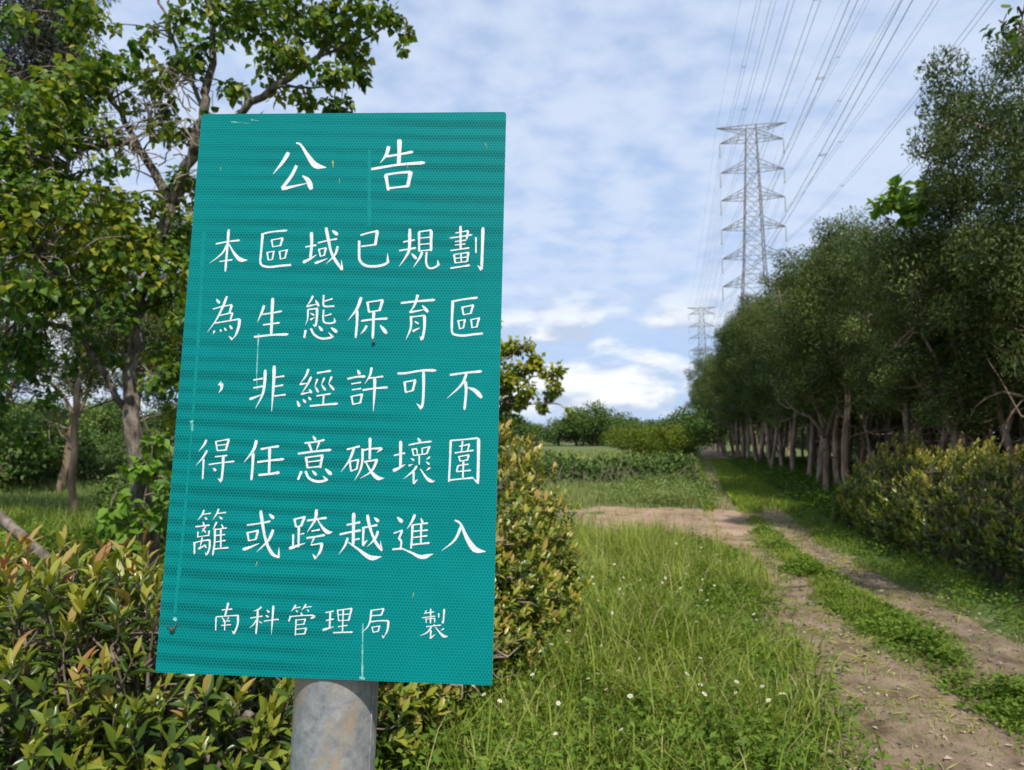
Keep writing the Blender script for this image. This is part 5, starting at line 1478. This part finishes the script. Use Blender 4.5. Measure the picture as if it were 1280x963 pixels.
def weeds(X, Y, Z, H, spread, nl, size, rng, tint0=.45):
    n = len(X)
    P, D, S, T = [], [], [], []
    tp = rng.normal(size=n) * .15 + tint0
    for k in range(nl):
        f = (k + .5) / nl
        a = k * 2.4 + rng.uniform(0, 1.2, n)
        r = spread * rng.uniform(.1, 1, n) * (1 - .4 * f)
        P.append(np.stack([X + np.cos(a) * r, Y + np.sin(a) * r, Z + H * (.2 + .8 * f) * rng.uniform(.8, 1.1, n)], -1))
        D.append(np.stack([np.cos(a), np.sin(a), rng.uniform(-.3, .6, n)], -1) + rng.normal(size=(n, 3)) * .3)
        S.append(rng.uniform(size[0], size[1], n)); T.append(np.clip(tp + .25 * f + rng.normal(size=n) * .1 - .1, 0, 1))
    P = np.vstack(P); D = np.vstack(D)
    U = np.array([0, 0, 1.0]) + rng.normal(size=P.shape) * .35
    tm = leaf_quick(.55, .3)
    V, F = leaves(tm, P, D, U, np.concatenate(S), rng)
    return V, F, np.repeat(np.concatenate(T), 4)


def stuff(name, label, cat, pieces, mat):
    Vs, Fs, Ts, n = [], [], [], 0
    for V, F, T in pieces:
        Vs.append(V); Fs.append(F + n); Ts.append(T); n += len(V)
    o = link(name, make_mesh(name, np.vstack(Vs), np.vstack(Fs), mat, np.concatenate(Ts)))
    return tag(o, label, cat, None, 'stuff')


def hedge_face(y):
    return np.interp(y, [0, 2.0, 3.3, 3.6, 4.84, 5.6, 6.4, 6.8], [-.95, -.85, -.62, -.5, -.2, .15, .1, -2.0])


def keep(x, y, m, *rest):
    return [x[m], y[m]] + [r[m] for r in rest]


rng = np.random.default_rng(101)
# A: tall meadow between the hedge and the left rut
N_ = 150000
x = rng.uniform(-3.0, 3.2, N_); y = 1.5 + 8.6 * rng.uniform(0, 1, N_) ** 1.1
edge_ = rut_l(y) - .17 + .16 * fbm(y * 1.6, x * 0, 2.0) + rng.normal(size=N_) * .13
m = (x > hedge_face(y)) & (x < edge_) & (rng.uniform(0, 1, N_) < .5 + .6 * fbm(x * 2.6, y * 2.6, 5.0)) & (soil_patch(x, y) < .12 + rng.uniform(0, .25, N_))
x, y = keep(x, y, m)
tallness = sstep(fbm(x * .8, y * .7, 1.2), -.3, .6)
edge_d = np.clip((rut_l(y) - .25 - x) / .8, .15, 1)
far_ = sstep(y, 6.0, 7.6)
H = (.15 + .26 * tallness + .22 * far_ * np.clip(edge_d, .5, 1) * sstep(10.1 - y, 0, .8)) * rng.uniform(.55, 1.35, len(x)) * (.45 + .55 * edge_d)
T = np.clip(.41 + .18 * far_ + rng.normal(size=len(x)) * .18 + .24 * fbm(x * 1.5, y * 1.5, 7), 0, .88)
dry = rng.uniform(0, 1, len(x)) < .10
T[dry] = rng.uniform(.86, 1, dry.sum())
p1 = blades(x, y, ground_h(x, y) - .01, H, rng.uniform(.005, .0105, len(x)), .75 - .3 * far_, T, rng)
# long single blades and stalks
n2 = 1900
x = rng.uniform(-1.0, 3.0, n2); y = rng.uniform(2.4, 9.8, n2)
m = (x > hedge_face(y) + .1) & (x < rut_l(y) - .45)
x, y = keep(x, y, m)
p2 = blades(x, y, ground_h(x, y), rng.uniform(.35, .62, len(x)), rng.uniform(.004, .009, len(x)), .8, np.clip(rng.normal(size=len(x)) * .2 + .62, 0, 1), rng)
stuff('meadow_grass', 'tall green meadow grass between the hedge and the left rut', 'grass', [p1, p2], M['grass'])
n3 = 9500
x = rng.uniform(-1.2, 3.2, n3); y = 1.8 + 8.2 * rng.uniform(0, 1, n3) ** 1.1
edge_ = rut_l(y) - .14 + .16 * fbm(y * 1.6, x * 0, 2.0) + rng.normal(size=n3) * .13
m = (x > hedge_face(y)) & (x < edge_) & (fbm(x * 1.7, y * 1.7, 9.0) + rng.normal(size=n3) * .4 > -.1)
x, y = keep(x, y, m)
w1 = weeds(x, y, ground_h(x, y), (.10 + .22 * rng.uniform(0, 1, len(x))) * np.clip((rut_l(y) - .1 - x) / .6, .35, 1), .09, 14, (.025, .055), rng, .45)
stuff('meadow_weeds', 'low broad-leaved weeds growing through the meadow grass', 'weeds', [w1], M['weed'])

# B: green strip between the ruts
rng = np.random.default_rng(102)
n = 60000
y = 2.2 + 17 * rng.uniform(0, 1, n) ** 1.5; u = rng.normal(size=n) * .5
wid = rut_r(y) - rut_l(y)
c = rut_l(y) + wid * np.interp(y, [2, 4, 5.5, 8, 12], [.62, .60, .52, .46, .5]); hw = np.interp(y, [2, 5, 7, 9, 12], [.20, .30, .32, .28, .24]) * (1 + .7 * fbm(y * 1.5, u * 0, 3))
x = c + u * hw
m = rng.uniform(0, 1, n) < .42 + .9 * fbm(x * 3.2, y * 2.4, 6)
x, y, u = keep(x, y, m, u)
H = (.03 + .085 * np.exp(-u ** 2 * 2) * sstep(fbm(x * 2, y * 1.5, 2), -.6, .6)) * rng.uniform(.6, 1.5, len(x))
b1 = blades(x, y, track_z(x, y) - .005, H, rng.uniform(.003, .006, len(x)), .8, np.clip(.46 + rng.normal(size=len(x)) * .22, 0, 1), rng)
stuff('strip_grass', 'short grass on the strip between the two ruts', 'grass', [b1], M['grass'])
n = 4200
y = 2.6 + 9 * rng.uniform(0, 1, n) ** 1.2; u = rng.normal(size=n) * .55
wid = rut_r(y) - rut_l(y)
x = rut_l(y) + wid * np.interp(y, [2, 4, 5.5, 8, 12], [.66, .64, .54, .47, .5]) + u * np.interp(y, [2, 5, 7, 9, 12], [.20, .24, .24, .2, .16])
m = fbm(x * 2.2, y * 1.7, 8) + rng.normal(size=n) * .22 > np.interp(y, [3, 5.5, 7.5], [-.22, -.08, .08])
x, y, u = keep(x, y, m, u)
b2 = weeds(x, y, track_z(x, y), (.03 + .14 * np.exp(-u ** 2 * 3) * sstep(fbm(x * 1.6, y * 1.3, 5), -.7, .5)) * rng.uniform(.5, 1.5, len(x)), .09, 14, (.018, .052), rng, .5)
stuff('strip_weeds', 'leafy green weeds clumped between the two ruts', 'weeds', [b2], M['weed'])
# thin scattered growth on the ruts themselves
n = 22000
y = 2.2 + 12 * rng.uniform(0, 1, n) ** 1.4; x = rut_l(y) - .4 + (rut_r(y) - rut_l(y) + .8) * rng.uniform(0, 1, n)
m = fbm(x * 3.1, y * 2.4, 11) > .06 + rng.normal(size=n) * .08
x, y = keep(x, y, m)
b3 = blades(x, y, track_z(x, y) - .003, rng.uniform(.02, .06, len(x)), rng.uniform(.003, .005, len(x)), 1.0, np.clip(.55 + rng.normal(size=len(x)) * .25, 0, 1), rng)
stuff('rut_grass', 'thin dry grass scattered over the bare ruts', 'grass', [b3], M['grass'])

# C: right verge and the ground under the trees
rng = np.random.default_rng(103)
n = 52000
y = 2.5 + 22 * rng.uniform(0, 1, n) ** 1.5
lo = rut_r(y) + .26; hi = np.maximum(np.interp(y, [0, 11, 14, 30], [4.95, 5.2, 5.6, 11.0]), lo + .4)
x = lo + (hi - lo) * rng.uniform(0, 1, n) + .08 * fbm(y * 2, lo * 0, 1)
m = rng.uniform(0, 1, n) < .36 + .8 * fbm(x * 1.8, y * 1.4, 13)
x, y, lo = keep(x, y, m, lo)
H = (.05 + .13 * np.clip((x - lo) / .7, 0, 1)) * rng.uniform(.6, 1.5, len(x))
c1 = blades(x, y, ground_h(x, y) - .01, H, rng.uniform(.003, .007, len(x)), .8, np.clip(.42 + rng.normal(size=len(x)) * .24, 0, 1), rng)
stuff('verge_grass', 'grass on the right verge below the hedge', 'grass', [c1], M['grass'])
n = 1000
y = 2.5 + 16 * rng.uniform(0, 1, n) ** 1.3
x = rut_r(y) + .3 + rng.uniform(0, .75, n)
c2 = weeds(x, y, ground_h(x, y), rng.uniform(.06, .2, n), .09, 12, (.025, .05), rng, .45)
n = 5200
y = rng.uniform(9, 42, n); x = tree_line(y) + rng.uniform(-1.4, 4.0, n)
c3 = weeds(x, y, ground_h(x, y), rng.uniform(.08, .4, n), .22, 10, (.06, .13), rng, .25)
stuff('undergrowth', 'low dark undergrowth beneath the plantation trees', 'undergrowth', [c2, c3], M['weed'])

# D: field grass behind the hedge, left and right of the sign
rng = np.random.default_rng(104)
n = 120000
x = rng.uniform(-15, 6.3, n); y = rng.uniform(10.5, 23, n)
m = (x < rut_l(y) - .45 + .5 * fbm(y * 1.5, x * 0, 4) + rng.normal(size=n) * .2) & (soil_patch(x, y) < rng.uniform(.1, .35, n)) & (rng.uniform(0, 1, n) < .55 + .5 * fbm(x * .9, y * .9, 15))
x, y = keep(x, y, m)
green = sstep(-x, 2, 5)
tall = sstep(fbm(x * .7, y * .8, 3.0), -.2, .7)
d1 = blades(x, y, ground_h(x, y) - .01, (.16 + .24 * tall) * rng.uniform(.6, 1.4, len(x)), rng.uniform(.008, .016, len(x)), .7, np.clip(.58 - .28 * green + rng.normal(size=len(x)) * .24, 0, 1), rng)
n = 30000
x = rng.uniform(-40, 14, n); y = rng.uniform(24, 60, n)
m = x < rut_l(y) - .5
x, y = keep(x, y, m)
d2 = blades(x, y, np.full(len(x), -.02), rng.uniform(.3, .7, len(x)), rng.uniform(.03, .06, len(x)), .6, np.clip(.55 + rng.normal(size=len(x)) * .22, 0, 1), rng)
stuff('field_grass', 'pale field grass in front of and beyond the low hedge', 'grass', [d1, d2], M['field'])
# E: lush growth behind the near hedge at the left
rng = np.random.default_rng(105)
n = 60000
x = rng.uniform(-9, -.3, n); y = rng.uniform(3.2, 13, n)
m = (x < np.interp(y, [3, 5.7, 6.5, 13], [-1.3, -.5, .3, 1.0])) & (rng.uniform(0, 1, n) < .6 + .5 * fbm(x, y, 17))
x, y = keep(x, y, m)
e1 = blades(x, y, ground_h(x, y) - .01, rng.uniform(.2, .55, len(x)), rng.uniform(.006, .012, len(x)), .7, np.clip(.34 + rng.normal(size=len(x)) * .2, 0, .95), rng)
stuff('back_grass', 'lush grass behind the near left hedge', 'grass', [e1], M['grass'])
n = 2600
x = rng.uniform(-8, -1.2, n); y = rng.uniform(3.4, 9, n)
e2 = weeds(x, y, ground_h(x, y), rng.uniform(.2, .6, n), .16, 12, (.05, .10), rng, .5)
stuff('back_weeds', 'broad-leaved weeds behind the near left hedge', 'weeds', [e2], M['weed'])
# F: grass on the far stretch of the track
rng = np.random.default_rng(106)
n = 50000
y = rng.uniform(14.5, 46, n); u = rng.uniform(-.5, 1.5, n)
x = rut_l(y) + (rut_r(y) - rut_l(y)) * u
m = ((np.abs(x - rut_l(y)) > .26) | (rng.uniform(0, 1, n) < .07)) & ((np.abs(x - rut_r(y)) > .2) | (rng.uniform(0, 1, n) < .4)) & (x > rut_l(y) - 1.0) & (rng.uniform(0, 1, n) < sstep(y, 14, 18) + .4)
x, y = keep(x, y, m)
f1 = blades(x, y, ground_h(x, y) + .0, rng.uniform(.08, .22, len(x)), rng.uniform(.012, .022, len(x)), .7, np.clip(.32 + rng.normal(size=len(x)) * .17, 0, .9), rng)
stuff('far_track_grass', 'green grass along the far stretch of the track', 'grass', [f1], M['grass'])

# litter and small stones on the track
rng = np.random.default_rng(107)
n = 5000
y = 2.4 + 11 * rng.uniform(0, 1, n) ** 1.4; x = rut_l(y) - .35 + (rut_r(y) - rut_l(y) + .7) * rng.uniform(0, 1, n)
M['litter'] = leaf_mat('litter', [(0, (.16, .11, .08)), (.6, (.30, .23, .17)), (1, (.46, .40, .31))], 0.0, .9, .2)
V, F = leaves(leaf_quick(.5, .5), np.stack([x, y, track_z(x, y) + .008], -1), rng.normal(size=(n, 3)) * np.array([1, 1, .25]), np.array([0, 0, 1.]) + rng.normal(size=(n, 3)) * .4, rng.uniform(.012, .045, n), rng)
tag(link('track_litter', make_mesh('track_litter', V, F, M['litter'], np.repeat(rng.uniform(0, 1, n) ** 1.5, 4))), 'dry leaf litter scattered over the track', 'litter', None, 'stuff')

# white wild flowers in the meadow
def flower_meshes():
    V, F = [], []
    for k in range(6):
        a = k * PI / 3
        ca, sa = math.cos(a), math.sin(a)
        q = [(.003, 0, 0), (.009, -.0042, .0012), (.0145, -.003, .0004), (.0145, .003, .0004), (.009, .0042, .0012)]
        b0 = len(V)
        V += [(ca * X_ - sa * Y_, sa * X_ + ca * Y_, Z_) for X_, Y_, Z_ in q]
        F += [(b0, b0 + 1, b0 + 2), (b0, b0 + 2, b0 + 3), (b0, b0 + 3, b0 + 4)]
    pet = make_mesh('petals', np.array(V), np.array(F), M['petal'])
    g_ = Geo(); g_.tube([(0, 0, -.004), (0, 0, 0), (0, 0, .003), (0, 0, .0045)], [.002, .0046, .004, .001], 8)
    dsc = g_.mesh('disc', M['disc'], True)
    g_ = Geo(); g_.tube([(.01, .005, -.30), (.004, .002, -.15), (0, 0, -.003)], [.0014, .0012, .0009], 5)
    return pet, dsc, g_.mesh('stem', M['weed'], True)


PET, DSC, STM = flower_meshes()
rng = np.random.default_rng(108)
cnt = 0
while cnt < 150:
    y = float(2.9 + 5.0 * rng.uniform() ** 1.2); x = float(rng.uniform(-.4, 2.6))
    if not (hedge_face(y) + .15 < x < rut_l(y) - .38): continue
    if fbm(x * 1.6, y * 1.6, 21.0) + rng.normal() * .3 < .0: continue
    z = float(ground_h(x, y) + rng.uniform(.24, .40) * (1 if x < rut_l(y) - .7 else .75))
    o = thing('white_wildflower', 'small white wild flower with a yellow centre in the meadow grass', 'flower', (x, y, z), 'white wild flowers in the meadow')
    o.rotation_euler = (float(rng.normal() * .35 - .25), float(rng.normal() * .35), float(rng.uniform(0, 6.28)))
    s = float(rng.uniform(.6, .95)); o.scale = (s, s, s)
    link('petals', PET, o); link('disc', DSC, o)
    st = link('stem', STM, o); st.scale = (1, 1, 1.05)
    cnt += 1

# dry straw lying on the ruts and tufts on the bare soil
rng = np.random.default_rng(109)
n = 5000
y = 2.4 + 11 * rng.uniform(0, 1, n) ** 1.4; x = rut_l(y) - .4 + (rut_r(y) - rut_l(y) + .8) * rng.uniform(0, 1, n)
m = fbm(x * 2.2, y * 1.9, 31) > -.1
x, y = keep(x, y, m)
n = len(x)
V, F = leaves(leaf_quick(.07, .3), np.stack([x, y, track_z(x, y) + .006], -1), rng.normal(size=(n, 3)) * np.array([1, 1, .06]), np.array([0, 0, 1.]) + rng.normal(size=(n, 3)) * .2, rng.uniform(.06, .18, n), rng)
tag(link('straw', make_mesh('straw', V, F, M['grass'], np.repeat(np.clip(.95 - np.abs(rng.normal(size=n)) * .12, 0, 1), 4))), 'dry straw lying on the bare ruts', 'straw', None, 'stuff')
n = 9000
x = rng.uniform(-2, 6, n); y = rng.uniform(9.5, 16.5, n)
m = (soil_patch(x, y) > .2) & (fbm(x * 2.6, y * 2.6, 33) > -.02 + rng.normal(size=n) * .15) & (np.abs(x - rut_l(y)) > .3)
x, y = keep(x, y, m)
t1 = blades(x, y, ground_h(x, y), rng.uniform(.04, .16, len(x)), rng.uniform(.006, .011, len(x)), .9, np.clip(.7 + rng.normal(size=len(x)) * .22, 0, 1), rng)
n = 420
x = rut_l(rng.uniform(0, 1, n)) * 0 + rng.uniform(-2.4, .2, n); y = rng.uniform(15.5, 23.5, n); x = x + rut_l(y) - .3
t2_ = weeds(x, y, ground_h(x, y), rng.uniform(.12, .5, n), .22, 14, (.05, .10), rng, .25)
stuff('soil_tufts', 'dry grass tufts on the bare soil and weeds at the hedge end', 'grass', [t1, t2_], M['field'])

# small stones bedded in the ruts
rng = np.random.default_rng(110)
n = 700
y = 2.4 + 9 * rng.uniform(0, 1, n) ** 1.5; x = rut_l(y) - .4 + (rut_r(y) - rut_l(y) + .8) * rng.uniform(0, 1, n)
O = np.array([(1, 0, 0), (0, 1, 0), (-1, 0, 0), (0, -1, 0), (0, 0, .7), (0, 0, -.7)], float)
OF = np.array([(0, 1, 4), (1, 2, 4), (2, 3, 4), (3, 0, 4), (1, 0, 5), (2, 1, 5), (3, 2, 5), (0, 3, 5)])
sz = rng.uniform(.005, .018, n)
V = np.stack([x, y, track_z(x, y) + .003], -1)[:, None] + (O[None] * rng.uniform(.6, 1.3, (n, 6, 1)) * sz[:, None, None])
tag(link('stones', make_mesh('stones', V.reshape(-1, 3), (OF[None] + (np.arange(n) * 6)[:, None, None]).reshape(-1, 3), M['litter'], np.repeat(rng.uniform(.2, .9, n), 6))), 'small stones bedded in the ruts', 'stones', None, 'stuff')
